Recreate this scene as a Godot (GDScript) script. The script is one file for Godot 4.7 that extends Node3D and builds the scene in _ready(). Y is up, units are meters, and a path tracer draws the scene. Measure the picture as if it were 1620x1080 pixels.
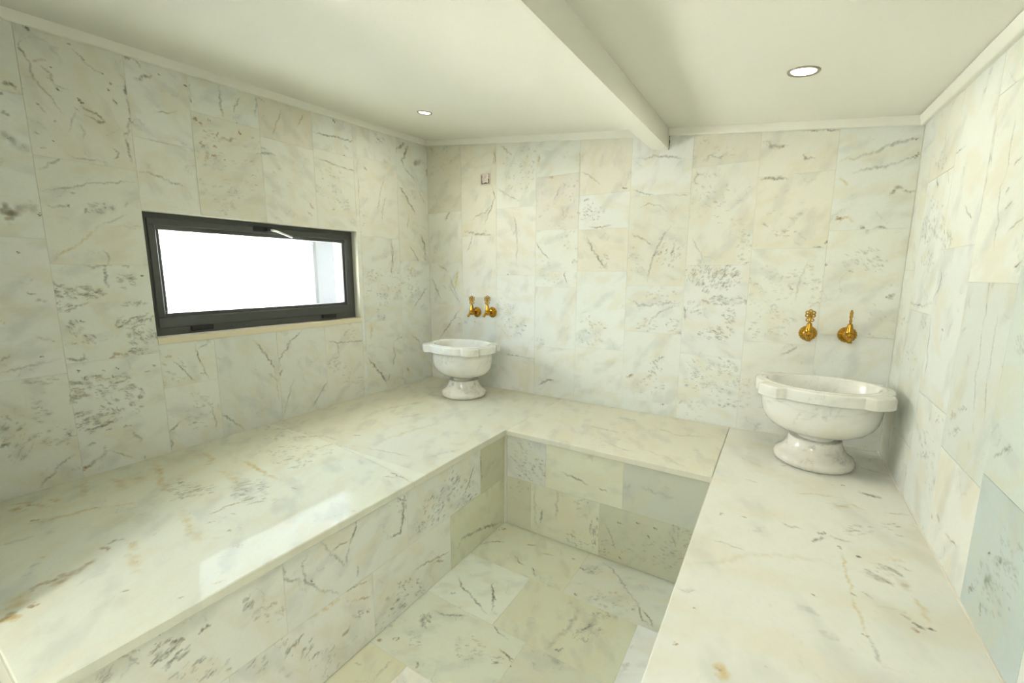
extends Node3D
# A small marble steam room: benches on three sides, two carved basins, a strip window, a sloped ceiling with a beam.
# Units are metres. x runs along the back wall to the right, y up, z from the back wall towards the door.

const W := 2.815          # width of the room
const YB := 0.549         # bench top
const DL := 1.163         # depth of the left bench
const DB := 0.705         # depth of the back bench
const DR := 0.636         # depth of the right bench
const ZF := 2.456         # inner face of the front wall
const XR := 2.179         # inner edge of the right bench (W - DR)
const NOSE := 0.015       # how far the bench slabs stand out over the risers
const SLAB := 0.03
const GAP := 0.0011       # joint between tiles
const CEIL0 := 2.357      # ceiling height in the back left corner
const CSX := -0.112       # ceiling slope along x
const CSZ := -0.0406      # ceiling slope along z

var rng := RandomNumberGenerator.new()
var overlay: Array[Image] = []
var wobble := FastNoiseLite.new()
var M := {}

# ------------------------------------------------------------------ small helpers
func ceil_y(x: float, z: float) -> float:
	return CEIL0 + CSX * x + CSZ * z

func c8(r: float, g: float, b: float) -> Color:
	return Color(r / 255.0, g / 255.0, b / 255.0)

func mat(col: Color, rough: float, metal := 0.0, spec := 0.5) -> StandardMaterial3D:
	var m := StandardMaterial3D.new()
	m.albedo_color = col
	m.roughness = rough
	m.metallic = metal
	m.metallic_specular = spec
	return m

func start() -> SurfaceTool:
	var st := SurfaceTool.new()
	st.begin(Mesh.PRIMITIVE_TRIANGLES)
	return st

func tri(st: SurfaceTool, a: Vector3, b: Vector3, c: Vector3, out: Vector3, ua := Vector2.ZERO, ub := Vector2.ZERO, uc := Vector2.ZERO) -> void:
	# front faces run clockwise, so the winding follows the wanted outward side
	var n := (b - a).cross(c - a)
	if n.length_squared() < 1e-16:
		return
	var p := [a, b, c]
	var u := [ua, ub, uc]
	if n.dot(out) > 0.0:
		p = [a, c, b]
		u = [ua, uc, ub]
	else:
		n = -n
	n = n.normalized()
	for i in 3:
		st.set_normal(n)
		st.set_uv(u[i])
		st.add_vertex(p[i])

func quad(st: SurfaceTool, a: Vector3, b: Vector3, c: Vector3, d: Vector3, out: Vector3, ua := Vector2.ZERO, ub := Vector2.ZERO, uc := Vector2.ZERO, ud := Vector2.ZERO) -> void:
	tri(st, a, b, c, out, ua, ub, uc)
	tri(st, a, c, d, out, ua, uc, ud)

# A box from lo to hi with chamfered edges.
func add_box(st: SurfaceTool, lo: Vector3, hi: Vector3, ch := 0.0) -> void:
	var mid := (lo + hi) * 0.5
	var h := (hi - lo) * 0.5
	var c := minf(ch, minf(h.x, minf(h.y, h.z)) * 0.6)
	var ax := [Vector3.RIGHT, Vector3.UP, Vector3.BACK]
	for i in 3:
		var j := (i + 1) % 3
		var k := (i + 2) % 3
		for s in [-1.0, 1.0]:
			var n: Vector3 = ax[i] * s
			var o: Vector3 = mid + n * h[i]
			var p: Vector3 = ax[j] * (h[j] - c)
			var q: Vector3 = ax[k] * (h[k] - c)
			quad(st, o - p - q, o + p - q, o + p + q, o - p + q, n)
	if c <= 0.0:
		return
	for i in 3:
		var j := (i + 1) % 3
		var k := (i + 2) % 3
		for sj in [-1.0, 1.0]:
			for sk in [-1.0, 1.0]:
				var e: Vector3 = ax[i] * (h[i] - c)
				var a: Vector3 = mid + ax[j] * sj * h[j] + ax[k] * sk * (h[k] - c)
				var b: Vector3 = mid + ax[j] * sj * (h[j] - c) + ax[k] * sk * h[k]
				quad(st, a - e, a + e, b + e, b - e, ax[j] * sj + ax[k] * sk)
	for sx in [-1.0, 1.0]:
		for sy in [-1.0, 1.0]:
			for sz in [-1.0, 1.0]:
				var s := Vector3(sx, sy, sz)
				var base := mid + Vector3(sx * (h.x - c), sy * (h.y - c), sz * (h.z - c))
				tri(st, base + Vector3(sx * c, 0, 0), base + Vector3(0, sy * c, 0), base + Vector3(0, 0, sz * c), s)

# A solid turned about y. prof is a list of (radius, height); amp/lobes ripple the radius.
func add_lathe(st: SurfaceTool, prof: Array, segs: int, at := Vector3.ZERO, basis := Basis.IDENTITY, lobes := 0, amp := 0.0) -> void:
	var rings := []
	for p: Vector2 in prof:
		var ring := PackedVector3Array()
		for i in segs + 1:
			var t := TAU * i / segs
			var r := p.x
			if lobes > 0:
				r *= 1.0 + amp * cos(t * lobes)
			ring.append(at + basis * Vector3(cos(t) * r, p.y, sin(t) * r))
		rings.append(ring)
	loft(st, rings)

# Skin a list of rings of equal length with smooth normals.
func loft(st: SurfaceTool, rings: Array) -> void:
	var nr := rings.size()
	var ns: int = rings[0].size()
	var closed: bool = rings[0][0].distance_to(rings[0][ns - 1]) < 1e-5
	var nrm := []
	for r in nr:
		var row := PackedVector3Array()
		for i in ns:
			var i0 := i - 1
			var i1 := i + 1
			if i0 < 0:
				i0 = ns - 2 if closed else 0
			if i1 >= ns:
				i1 = 1 if closed else ns - 1
			var du: Vector3 = rings[r][i1] - rings[r][i0]
			var dv: Vector3 = rings[mini(r + 1, nr - 1)][i] - rings[maxi(r - 1, 0)][i]
			if du.length_squared() < 1e-12:
				var rr := r + 1 if r == 0 else r - 1
				du = rings[rr][i1] - rings[rr][i0]
			row.append(dv.cross(du).normalized())
		nrm.append(row)
	for r in nr - 1:
		for i in ns - 1:
			var idx := [[r, i], [r + 1, i], [r + 1, i + 1], [r, i], [r + 1, i + 1], [r, i + 1]]
			for t in 2:
				var a: Array = idx[t * 3]
				var b: Array = idx[t * 3 + 1]
				var c: Array = idx[t * 3 + 2]
				var pa: Vector3 = rings[a[0]][a[1]]
				var pb: Vector3 = rings[b[0]][b[1]]
				var pc: Vector3 = rings[c[0]][c[1]]
				var n := (pb - pa).cross(pc - pa)
				if n.length_squared() < 1e-18:
					continue
				var want: Vector3 = nrm[a[0]][a[1]] + nrm[b[0]][b[1]] + nrm[c[0]][c[1]]
				var order := [a, b, c] if n.dot(want) < 0.0 else [a, c, b]
				for v in order:
					st.set_normal(nrm[v[0]][v[1]])
					st.set_uv(Vector2(float(v[1]) / ns, float(v[0]) / nr))
					st.add_vertex(rings[v[0]][v[1]])

# A tube along points with a radius at each point, ends closed.
func add_tube(st: SurfaceTool, pts: Array, rad: Array, segs := 12) -> void:
	var rings := []
	var n := pts.size()
	var last := Vector3.ZERO
	for i in n:
		var d: Vector3 = (pts[mini(i + 1, n - 1)] - pts[maxi(i - 1, 0)]).normalized()
		var side := last
		if side == Vector3.ZERO:
			side = d.cross(Vector3.UP if absf(d.y) < 0.9 else Vector3.RIGHT).normalized()
		side = (side - d * side.dot(d)).normalized()
		last = side
		var up := side.cross(d).normalized()
		var ring := PackedVector3Array()
		var cap := PackedVector3Array()
		for k in segs + 1:
			var t := TAU * k / segs
			ring.append(pts[i] + (side * cos(t) + up * sin(t)) * rad[i])
			cap.append(pts[i])
		if i == 0:
			rings.append(cap)
		rings.append(ring)
		if i == n - 1:
			rings.append(cap)
	loft(st, rings)

# A flat ring of small tube: used in the filigree handles.
func add_torus(st: SurfaceTool, at: Vector3, ax: Vector3, ay: Vector3, rr: float, tr: float, segs := 14) -> void:
	var rings := []
	var az := ax.cross(ay).normalized()
	for i in segs + 1:
		var t := TAU * i / segs
		var dir := ax * cos(t) + ay * sin(t)
		var ring := PackedVector3Array()
		for k in 9:
			var p := TAU * k / 8.0
			ring.append(at + dir * (rr + cos(p) * tr) + az * sin(p) * tr)
		rings.append(ring)
	var nr := rings.size()
	for r in nr - 1:
		for k in 8:
			var ca: Vector3 = at + (ax * cos(TAU * (r + 0.5) / segs) + ay * sin(TAU * (r + 0.5) / segs)) * rr
			var q: Array = [rings[r][k], rings[r + 1][k], rings[r + 1][k + 1], rings[r][k + 1]]
			quad(st, q[0], q[1], q[2], q[3], (q[0] + q[2]) * 0.5 - ca)

func part(parent: Node, called: String, st: SurfaceTool, m: Material, at := Vector3.ZERO) -> MeshInstance3D:
	var o := MeshInstance3D.new()
	o.name = called
	o.mesh = st.commit()
	o.material_override = m
	o.position = at
	o.cast_shadow = GeometryInstance3D.SHADOW_CASTING_SETTING_ON
	parent.add_child(o, true)
	return o

func structure(called: String, st: SurfaceTool, m: Material) -> MeshInstance3D:
	var o := part(self, called, st, m)
	o.set_meta("kind", "structure")
	return o

func thing(called: String, label: String, category: String, at: Vector3, group := "") -> Node3D:
	var o := Node3D.new()
	o.name = called
	add_child(o)
	o.position = at
	o.set_meta("label", label)
	o.set_meta("category", category)
	if group != "":
		o.set_meta("group", group)
	return o

# ------------------------------------------------------------------ marble
func make_overlays() -> void:
	var n1 := FastNoiseLite.new()
	n1.seed = 11
	n1.noise_type = FastNoiseLite.TYPE_SIMPLEX_SMOOTH
	n1.frequency = 0.0045
	n1.fractal_octaves = 4
	var n2 := FastNoiseLite.new()
	n2.seed = 27
	n2.noise_type = FastNoiseLite.TYPE_SIMPLEX_SMOOTH
	n2.frequency = 0.005
	n2.fractal_octaves = 3
	n2.domain_warp_enabled = true
	n2.domain_warp_amplitude = 34.0
	n2.domain_warp_frequency = 0.012
	var n3 := FastNoiseLite.new()
	n3.seed = 5
	n3.noise_type = FastNoiseLite.TYPE_SIMPLEX
	n3.frequency = 0.05
	n3.fractal_octaves = 2
	var s := 1024
	var a := PackedByteArray()
	var b := PackedByteArray()
	a.resize(s * s * 4)
	b.resize(s * s * 4)
	var at := 0
	for y in s:
		for x in s:
			var cloud := n1.get_noise_2d(x + y * 0.5, (y - x * 0.5) * 1.9)
			var vein := absf(n2.get_noise_2d(x + y * 0.35, (y - x * 0.35) * 0.8))
			var fine := n3.get_noise_2d(x + y * 0.6, (y - x * 0.6) * 1.7)
			# grey clouds and hair veins
			var al := smoothstep(0.0, 0.6, cloud) * 0.16
			al += (1.0 - smoothstep(0.0, 0.03, vein)) * smoothstep(0.05, 0.35, cloud + fine * 0.2) * 0.22
			al += maxf(0.0, fine) * 0.03
			a[at] = 152
			a[at + 1] = 155
			a[at + 2] = 148
			a[at + 3] = int(clampf(al, 0.0, 1.0) * 255.0)
			# cream clouds and scattered crystals
			var w := smoothstep(-0.05, 0.5, -cloud) * 0.22
			b[at] = 216
			b[at + 1] = 203
			b[at + 2] = 166
			b[at + 3] = int(w * 255.0)
			at += 4
	overlay.append(Image.create_from_data(s, s, false, Image.FORMAT_RGBA8, a))
	overlay.append(Image.create_from_data(s, s, false, Image.FORMAT_RGBA8, b))
	for k in 2:
		var f: Image = overlay[k].duplicate()
		f.flip_x()
		overlay.append(f)
	for k in 2:
		var f: Image = overlay[k].duplicate()
		f.rotate_90(CLOCKWISE)
		overlay.append(f)

# A sheet of stone colour for one surface. box = (u0, v0, u1, v1) in metres; u to the right of the image, v upwards.
func new_sheet(box: Array, width: int) -> Dictionary:
	var k := width / float(box[2] - box[0])
	var h := int(ceil((box[3] - box[1]) * k))
	var im := Image.create(width, h, false, Image.FORMAT_RGBA8)
	im.fill(c8(214, 213, 200))
	return {"im": im, "box": box, "k": k, "w": width, "h": h, "cells": []}

func to_px(sh: Dictionary, u: float, v: float) -> Vector2:
	return Vector2((u - sh.box[0]) * sh.k, (sh.box[3] - v) * sh.k)

# The stone of one tile: its own tone, clouds and veins, unrelated to its neighbours'.
func lay_stone(sh: Dictionary, lo: Vector2, hi: Vector2, tone: Color) -> void:
	var a := to_px(sh, lo.x, hi.y)
	var b := to_px(sh, hi.x, lo.y)
	var r := Rect2i(int(round(a.x)), int(round(a.y)), int(round(b.x - a.x)), int(round(b.y - a.y))).intersection(Rect2i(0, 0, sh.w, sh.h))
	if r.size.x < 1 or r.size.y < 1:
		return
	sh.im.fill_rect(r, tone)
	sh.cells.append(r)
	for kind in 2:
		var src: Image = overlay[kind + 2 * rng.randi_range(0, 2)]
		var side := 1024
		var need := maxi(r.size.x, r.size.y)
		if need > side:
			# a big slab: the same stone cut from a larger block
			src = src.duplicate()
			side = need + 8
			src.resize(side, side, Image.INTERPOLATE_BILINEAR)
		var room := Vector2i(side - r.size.x, side - r.size.y)
		var o := Vector2i(rng.randi_range(0, room.x), rng.randi_range(0, room.y))
		sh.im.blend_rect(src, Rect2i(o, r.size), r.position)

func dab(im: Image, p: Vector2, r: float, col: Color, alpha: float, clip: Rect2i) -> void:
	var x0 := maxi(clip.position.x, int(floor(p.x - r)))
	var x1 := mini(clip.end.x - 1, int(ceil(p.x + r)))
	var y0 := maxi(clip.position.y, int(floor(p.y - r)))
	var y1 := mini(clip.end.y - 1, int(ceil(p.y + r)))
	var rr := r * r
	for y in range(y0, y1 + 1):
		for x in range(x0, x1 + 1):
			var d := (x + 0.5 - p.x) * (x + 0.5 - p.x) + (y + 0.5 - p.y) * (y + 0.5 - p.y)
			if d < rr:
				var f := 1.0 - d / rr
				im.set_pixel(x, y, im.get_pixel(x, y).lerp(col, alpha * f))

func cell_at(sh: Dictionary, p: Vector2) -> Rect2i:
	for r: Rect2i in sh.cells:
		if r.has_point(Vector2i(p)):
			return r
	return Rect2i(0, 0, sh.w, sh.h)

const VEIN := {"g": [146, 148, 136], "d": [104, 103, 86], "b": [150, 122, 84], "o": [205, 176, 112], "y": [226, 208, 96]}

func draw_vein(sh: Dictionary, pts: Array, width: float, col: Color, strength: float, seed_at: float) -> void:
	var line: Array[Vector2] = []
	for i in range(0, pts.size(), 2):
		line.append(to_px(sh, pts[i], pts[i + 1]))
	var mid: Vector2 = line[line.size() / 2]
	if line.size() == 2:
		mid = (line[0] + line[1]) * 0.5
	var clip := cell_at(sh, mid)
	var r0 := maxf(width * sh.k * 0.45, 1.0)
	var total := 0.0
	for i in line.size() - 1:
		total += line[i].distance_to(line[i + 1])
	if total < r0 * 5.0:
		# a single crystal or stain: an uneven blot instead of a line
		for n in 14:
			var p := line[0].lerp(line[line.size() - 1], rng.randf()) + Vector2(rng.randfn(), rng.randfn()) * r0 * 0.55
			dab(sh.im, p, r0 * rng.randf_range(0.35, 0.95), col, strength * rng.randf_range(0.2, 0.6), clip)
		return
	var run := 0.0
	var soft := width > 0.0065   # broad stains are smeared, thin veins are lines
	for i in line.size() - 1:
		var a := line[i]
		var b := line[i + 1]
		var len := a.distance_to(b)
		var side := (b - a).orthogonal().normalized()
		var steps := maxi(1, int(len / (r0 * (0.32 if soft else 0.5))))
		for s in steps:
			var t := float(s) / steps
			var q := run + len * t
			var ends := smoothstep(0.0, 0.25, q / total) * smoothstep(0.0, 0.25, 1.0 - q / total)
			var j := wobble.get_noise_2d(q * 0.4, seed_at)
			var fat := clampf(0.75 + 1.2 * wobble.get_noise_2d(q * 0.22 + 500.0, seed_at), 0.4, 1.6) * lerpf(0.45, 1.0, ends)
			var al := clampf(0.95 + 1.2 * wobble.get_noise_2d(q * 0.25 + 900.0, seed_at), 0.35, 1.35) * lerpf(0.35, 1.0, ends)
			var p := a.lerp(b, t) + side * j * (r0 * 1.7 + 1.2)
			if soft:
				dab(sh.im, p + Vector2(rng.randfn(), rng.randfn()) * r0 * 0.45, r0 * rng.randf_range(0.7, 1.5) * lerpf(0.6, 1.0, ends), col, strength * al * 0.17, clip)
				if rng.randf() < 0.22:
					dab(sh.im, p + Vector2(rng.randfn(), rng.randfn()) * r0 * 0.5, r0 * rng.randf_range(0.12, 0.34), col.darkened(0.18), strength * al * 0.5, clip)
				continue
			dab(sh.im, p + side * rng.randf_range(-0.3, 0.3) * r0, maxf(r0 * fat, 0.9), col, clampf(strength * al * 0.8, 0.0, 0.9), clip)
			if s % 4 == 0:
				dab(sh.im, p + side * rng.randf_range(-2.0, 2.0) * r0, r0 * 3.2, col.lerp(c8(190, 190, 176), 0.45), strength * al * 0.15, clip)
			if rng.randf() < 0.05:
				dab(sh.im, p + Vector2(rng.randfn(), rng.randfn()) * r0 * 3.5, r0 * rng.randf_range(0.4, 0.9), col, strength * 0.4, clip)
		run += len

func draw_marks(sh: Dictionary, marks: Array, force := 1.0) -> void:
	var no := 0.0
	for m: Array in marks:
		no += 7.3
		if m[0] == "k":
			# a patch of dark crystals drawn out along one direction
			var g: Array = m[3]
			var clip := cell_at(sh, to_px(sh, g[0], g[1]))
			for i in int(m[2] * 1.9):
				var t := rng.randf() * TAU
				var q := sqrt(rng.randf()) * 1.15
				var cu: float = g[0] + q * (cos(t) * g[2] + sin(t) * g[4])
				var cv: float = g[1] + q * (cos(t) * g[3] + sin(t) * g[5])
				var p := to_px(sh, cu, cv)
				# they gather along soft strings instead of filling the patch evenly
				var gather := wobble.get_noise_2d(p.x * 0.55 + no, p.y * 0.55)
				if gather < rng.randf_range(-0.35, 0.15):
					continue
				var an: float = m[4] + rng.randf_range(-0.35, 0.35)
				var col := c8(112, 113, 100).lerp(c8(152, 153, 142), rng.randf())
				if rng.randf() < 0.2:
					col = c8(150, 128, 96)
				var crisp := rng.randf() < 0.3
				if i % 3 == 0:
					dab(sh.im, p, rng.randf_range(0.007, 0.016) * float(sh.k), c8(160, 162, 150), m[1] / 100.0 * 0.22, clip)
				var ln := rng.randf_range(0.003, 0.009) if crisp else rng.randf_range(0.006, 0.024)
				var r: float = (rng.randf_range(0.0012, 0.0024) if crisp else rng.randf_range(0.0022, 0.0055)) * float(sh.k)
				var al: float = m[1] / 100.0 * 1.5 * force * (rng.randf_range(0.5, 1.0) if crisp else rng.randf_range(0.2, 0.6))
				var d: Vector2 = Vector2(cos(an), -sin(an)) * (ln * float(sh.k))
				var n := 2 + int(d.length() / (r * 0.6))
				var bend := rng.randf_range(-0.3, 0.3)
				for s in n:
					var f := float(s) / n - 0.5
					var q2 := p + d * f + d.orthogonal() * bend * (f * f * 4.0) + Vector2(rng.randf_range(-0.35, 0.35), rng.randf_range(-0.35, 0.35)) * r
					dab(sh.im, q2, r * rng.randf_range(0.5, 1.1), col, al * 0.5, clip)
		else:
			var v: Array = VEIN[m[0]]
			draw_vein(sh, m[3], m[2], c8(v[0], v[1], v[2]), m[1] / 100.0 * 1.55 * force, no)

func stone_material(sh: Dictionary, rough: float) -> StandardMaterial3D:
	var m := mat(Color.WHITE, rough, 0.0, 0.14)
	sh.im.generate_mipmaps()
	m.albedo_texture = ImageTexture.create_from_image(sh.im)
	return m

# One tile or slab. corners are (u, v) in order round the face; eu, ev, en map them into space; the face lies at en * 0.
func tile(parent: Node, called: String, sh: Dictionary, m: Material, corners: Array, origin: Vector3, eu: Vector3, ev: Vector3, en: Vector3, thick: float, ch: float, gap: float) -> MeshInstance3D:
	var mid := Vector2.ZERO
	for c: Vector2 in corners:
		mid += c * 0.25
	var st := start()
	var face: Array[Vector3] = []
	var rim: Array[Vector3] = []
	var back: Array[Vector3] = []
	var uf: Array[Vector2] = []
	for i in 4:
		var c: Vector2 = corners[i]
		var pr: Vector2 = (corners[(i + 3) % 4] - c).normalized()
		var nx: Vector2 = (corners[(i + 1) % 4] - c).normalized()
		var inn := pr + nx
		var c1 := c + inn * gap * 0.5
		var c2 := c + inn * (gap * 0.5 + ch)
		uf.append(Vector2((c2.x - sh.box[0]) * sh.k / sh.w, (sh.box[3] - c2.y) * sh.k / sh.h))
		c1 -= mid
		c2 -= mid
		face.append(eu * c2.x + ev * c2.y)
		rim.append(eu * c1.x + ev * c1.y - en * ch)
		back.append(eu * c1.x + ev * c1.y - en * thick)
	quad(st, face[0], face[1], face[2], face[3], en, uf[0], uf[1], uf[2], uf[3])
	for i in 4:
		var j := (i + 1) % 4
		var o := (rim[i] + rim[j]) * 0.5
		quad(st, face[i], face[j], rim[j], rim[i], o.normalized() + en, uf[i], uf[j], uf[j], uf[i])
		var side := o - en * o.dot(en)
		quad(st, rim[i], rim[j], back[j], back[i], side, uf[i], uf[j], uf[j], uf[i])
	return part(parent, called, st, m, origin + eu * mid.x + ev * mid.y)

func rect4(u0: float, v0: float, u1: float, v1: float) -> Array:
	return [Vector2(u0, v0), Vector2(u1, v0), Vector2(u1, v1), Vector2(u0, v1)]

func tone() -> Color:
	var list := [c8(233, 235, 227), c8(230, 231, 219), c8(227, 230, 222), c8(233, 232, 221), c8(230, 235, 228), c8(228, 228, 214)]
	return list[rng.randi_range(0, 5)].lerp(c8(230, 233, 221), rng.randf_range(0.1, 0.8))

func number(called: String, n: int) -> String:
	return called if n == 0 else "%s_%03d" % [called, n]

# Columns of tiles from cols = [[u0, u1, [heights of the joints]], ...]. top(u) is where the wall ends.
func tile_wall(parent: Node, sh: Dictionary, m: Material, pieces: Array, origin: Vector3, eu: Vector3, en: Vector3) -> void:
	var n := 0
	for p: Array in pieces:
		tile(parent, number("tile", n), sh, m, p, origin, eu, Vector3.UP, en, 0.010, 0.0006, GAP)
		n += 1

func column_pieces(cols: Array, y0: float, top_at: Callable, hole: Array) -> Array:
	var out := []
	for c: Array in cols:
		var ys: Array = [y0]
		var js: Array = c[2].duplicate()
		js.sort()
		ys.append_array(js)
		ys.append(99.0)
		for i in ys.size() - 1:
			var a: float = ys[i]
			var b: float = ys[i + 1]
			var parts := [[a, b]]
			if not hole.is_empty() and c[0] >= hole[0] - 0.001 and c[1] <= hole[2] + 0.001:
				parts = []
				if a < hole[1]:
					parts.append([a, minf(b, hole[1])])
				if b > hole[3]:
					parts.append([maxf(a, hole[3]), b])
			for q: Array in parts:
				var t0: float = top_at.call(c[0])
				var t1: float = top_at.call(c[1])
				if q[1] - q[0] < 0.004 or q[0] > minf(t0, t1):
					continue
				out.append([Vector2(c[0], q[0]), Vector2(c[1], q[0]), Vector2(c[1], minf(q[1], t1)), Vector2(c[0], minf(q[1], t0))])
	return out

func lay_pieces(sh: Dictionary, pieces: Array, tones := {}, pull := 0.5) -> void:
	for i in pieces.size():
		var lo := Vector2(99, 99)
		var hi := Vector2(-99, -99)
		for c: Vector2 in pieces[i]:
			lo = lo.min(c)
			hi = hi.max(c)
		var col := tone()
		var mid := (lo + hi) * 0.5
		for k: Array in tones.get("list", []):
			if mid.x > k[0] and mid.x < k[2] and mid.y > k[1] and mid.y < k[3]:
				col = c8(k[4], k[5], k[6]).lerp(c8(230, 233, 221), pull)
		lay_stone(sh, lo, hi, col)

# ------------------------------------------------------------------ the scene
func _ready() -> void:
	rng.seed = 20417
	wobble.seed = 3
	wobble.frequency = 0.09
	wobble.fractal_octaves = 3
	build_camera_and_light()
	make_overlays()
	build_materials()
	build_left_wall()
	build_back_wall()
	build_right_wall()
	build_front_wall()
	build_floor()
	build_ceiling()
	build_benches()
	build_window()
	build_outside()
	build_basin("marble_basin", Vector3(0.550, YB, 0.285), "white marble basin with corner ears in the corner beside the window wall", 0.0)
	build_basin("marble_basin_001", Vector3(2.540, YB, 0.290), "large white marble basin on the right bench, close to the right wall", 0.4)
	build_tap("wall_tap", Vector3(0.459, 1.098, 0.0), 0.55, "gold tap above the corner basin, the one nearer the window wall")
	build_tap("wall_tap_001", Vector3(0.597, 1.103, 0.0), 0.65, "gold tap above the corner basin, the one farther from the window wall")
	build_tap("wall_tap_002", Vector3(2.486, 1.094, 0.0), -0.1, "gold tap above the right basin with its pierced handle turned flat to the room")
	build_tap("wall_tap_003", Vector3(2.641, 1.098, 0.0), 1.25, "gold tap next to the right wall with its pierced handle seen edge on")
	build_spotlight("ceiling_spotlight", Vector2(0.578, 0.64), 0.042, "small lit recessed spotlight in the ceiling between window wall and beam")
	build_spotlight("ceiling_spotlight_001", Vector2(2.358, 0.69), 0.050, "lit recessed spotlight in the ceiling above the right basin")
	build_outlet()

func build_camera_and_light() -> void:
	var cam := Camera3D.new()
	cam.name = "camera"
	cam.fov = 76.84
	cam.near = 0.03
	cam.far = 100.0
	add_child(cam)
	cam.position = Vector3(2.3557, 1.3771, 2.5680)
	cam.basis = Basis(Vector3.UP, 0.5552) * Basis(Vector3.RIGHT, -0.1556) * Basis(Vector3.BACK, 0.0042)
	cam.current = true

	var sky_mat := ProceduralSkyMaterial.new()
	sky_mat.sky_top_color = c8(186, 205, 228)
	sky_mat.sky_horizon_color = c8(226, 234, 240)
	sky_mat.ground_bottom_color = c8(190, 188, 180)
	sky_mat.ground_horizon_color = c8(222, 226, 226)
	sky_mat.sky_energy_multiplier = 2.4
	sky_mat.ground_energy_multiplier = 2.4
	var sky := Sky.new()
	sky.sky_material = sky_mat
	var env := Environment.new()
	env.background_mode = Environment.BG_SKY
	env.sky = sky
	env.ambient_light_source = Environment.AMBIENT_SOURCE_DISABLED
	env.tonemap_mode = Environment.TONE_MAPPER_LINEAR
	env.tonemap_exposure = 3.35
	env.sdfgi_enabled = true
	env.ssao_enabled = true
	env.ssil_enabled = true
	var we := WorldEnvironment.new()
	we.name = "environment"
	we.environment = env
	add_child(we)

	var sun := DirectionalLight3D.new()
	sun.name = "sun"
	sun.light_color = c8(248, 250, 255)
	sun.light_energy = 19.0
	sun.light_angular_distance = 0.6
	sun.shadow_enabled = true
	add_child(sun)
	sun.look_at_from_position(Vector3(4.0, 6.5, 1.575), Vector3.ZERO, Vector3.UP)

func build_materials() -> void:
	M.plaster = mat(c8(237, 236, 224), 0.85, 0.0, 0.3)
	var gn := FastNoiseLite.new()
	gn.seed = 9
	gn.frequency = 0.11
	gn.fractal_octaves = 3
	var bump: Image = gn.get_image(512, 512, false, false, true)
	bump.bump_map_to_normal_map(2.0)
	var pt := mat(c8(235, 234, 222), 0.85, 0.0, 0.3)
	pt.normal_enabled = true
	pt.normal_scale = 0.35
	pt.normal_texture = ImageTexture.create_from_image(bump)
	pt.uv1_triplanar = true
	pt.uv1_scale = Vector3(3, 3, 3)
	M.rough_plaster = pt
	M.mortar = mat(c8(214, 213, 196), 0.9, 0.0, 0.3)
	M.hall = mat(c8(206, 206, 198), 0.9, 0.0, 0.3)
	M.corner = mat(c8(204, 203, 186), 0.3, 0.0, 0.14)
	M.sealant = mat(c8(222, 218, 200), 0.5)
	M.frame = mat(c8(72, 74, 71), 0.4, 0.0, 0.5)
	M.gasket = mat(c8(20, 20, 20), 0.6)
	M.chrome = mat(c8(190, 192, 192), 0.25, 1.0)
	M.steel = mat(c8(168, 158, 142), 0.3, 1.0)
	M.gold = mat(c8(182, 138, 50), 0.2, 1.0)
	M.sill = mat(c8(226, 217, 188), 0.35)
	M.reveal = mat(c8(224, 222, 204), 0.35, 0.0, 0.2)
	M.outside = mat(c8(236, 234, 228), 0.9, 0.0, 0.3)
	M.outside_grey = mat(c8(66, 66, 65), 0.9, 0.0, 0.3)
	M.ground = mat(c8(206, 202, 192), 0.95, 0.0, 0.3)
	M.pipe = mat(c8(54, 54, 53), 0.5)
	var g := mat(Color(0.96, 1.0, 0.99, 0.06), 0.02)
	g.transparency = BaseMaterial3D.TRANSPARENCY_ALPHA
	M.glass = g
	# carved basin marble: white with a few soft veins
	var sh := new_sheet([0.0, 0.0, 0.7, 0.7], 640)
	lay_stone(sh, Vector2(0, 0), Vector2(0.7, 0.7), c8(232, 232, 222))
	var mk := []
	for i in 26:
		var p := Vector2(rng.randf() * 0.7, rng.randf() * 0.7)
		var an := rng.randf_range(0.3, 1.3)
		var pts := []
		for k in 4:
			pts.append(p.x)
			pts.append(p.y)
			p += Vector2(cos(an), sin(an)) * rng.randf_range(0.015, 0.05)
			an += rng.randf_range(-0.5, 0.5)
		mk.append(["g", rng.randi_range(12, 30), rng.randf_range(0.003, 0.012), pts])
	draw_marks(sh, mk)
	var bm := stone_material(sh, 0.16)
	bm.metallic_specular = 0.4
	bm.uv1_triplanar = true
	bm.uv1_scale = Vector3(1.43, 1.43, 1.43)
	M.basin = bm
	var sf := new_sheet([0.0, 0.0, 0.5, 0.5], 512)
	lay_stone(sf, Vector2(0, 0), Vector2(0.5, 0.5), c8(224, 222, 210))
	var mf := []
	for i in 34:
		var p := Vector2(rng.randf() * 0.5, rng.randf() * 0.5)
		mf.append(["k", rng.randi_range(40, 75), 14, [p.x, p.y, 0.035, 0.01, -0.006, 0.016], 0.4])
	draw_marks(sf, mf)
	var fm := stone_material(sf, 0.14)
	fm.metallic_specular = 0.5
	fm.roughness = 0.09
	fm.uv1_triplanar = true
	fm.uv1_scale = Vector3(2, 2, 2)
	M.basin_foot = fm

# ---- walls
const WZ0 := 0.672   # the window opening
const WZ1 := 1.785
const WY0 := 1.056
const WY1 := 1.642

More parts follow.
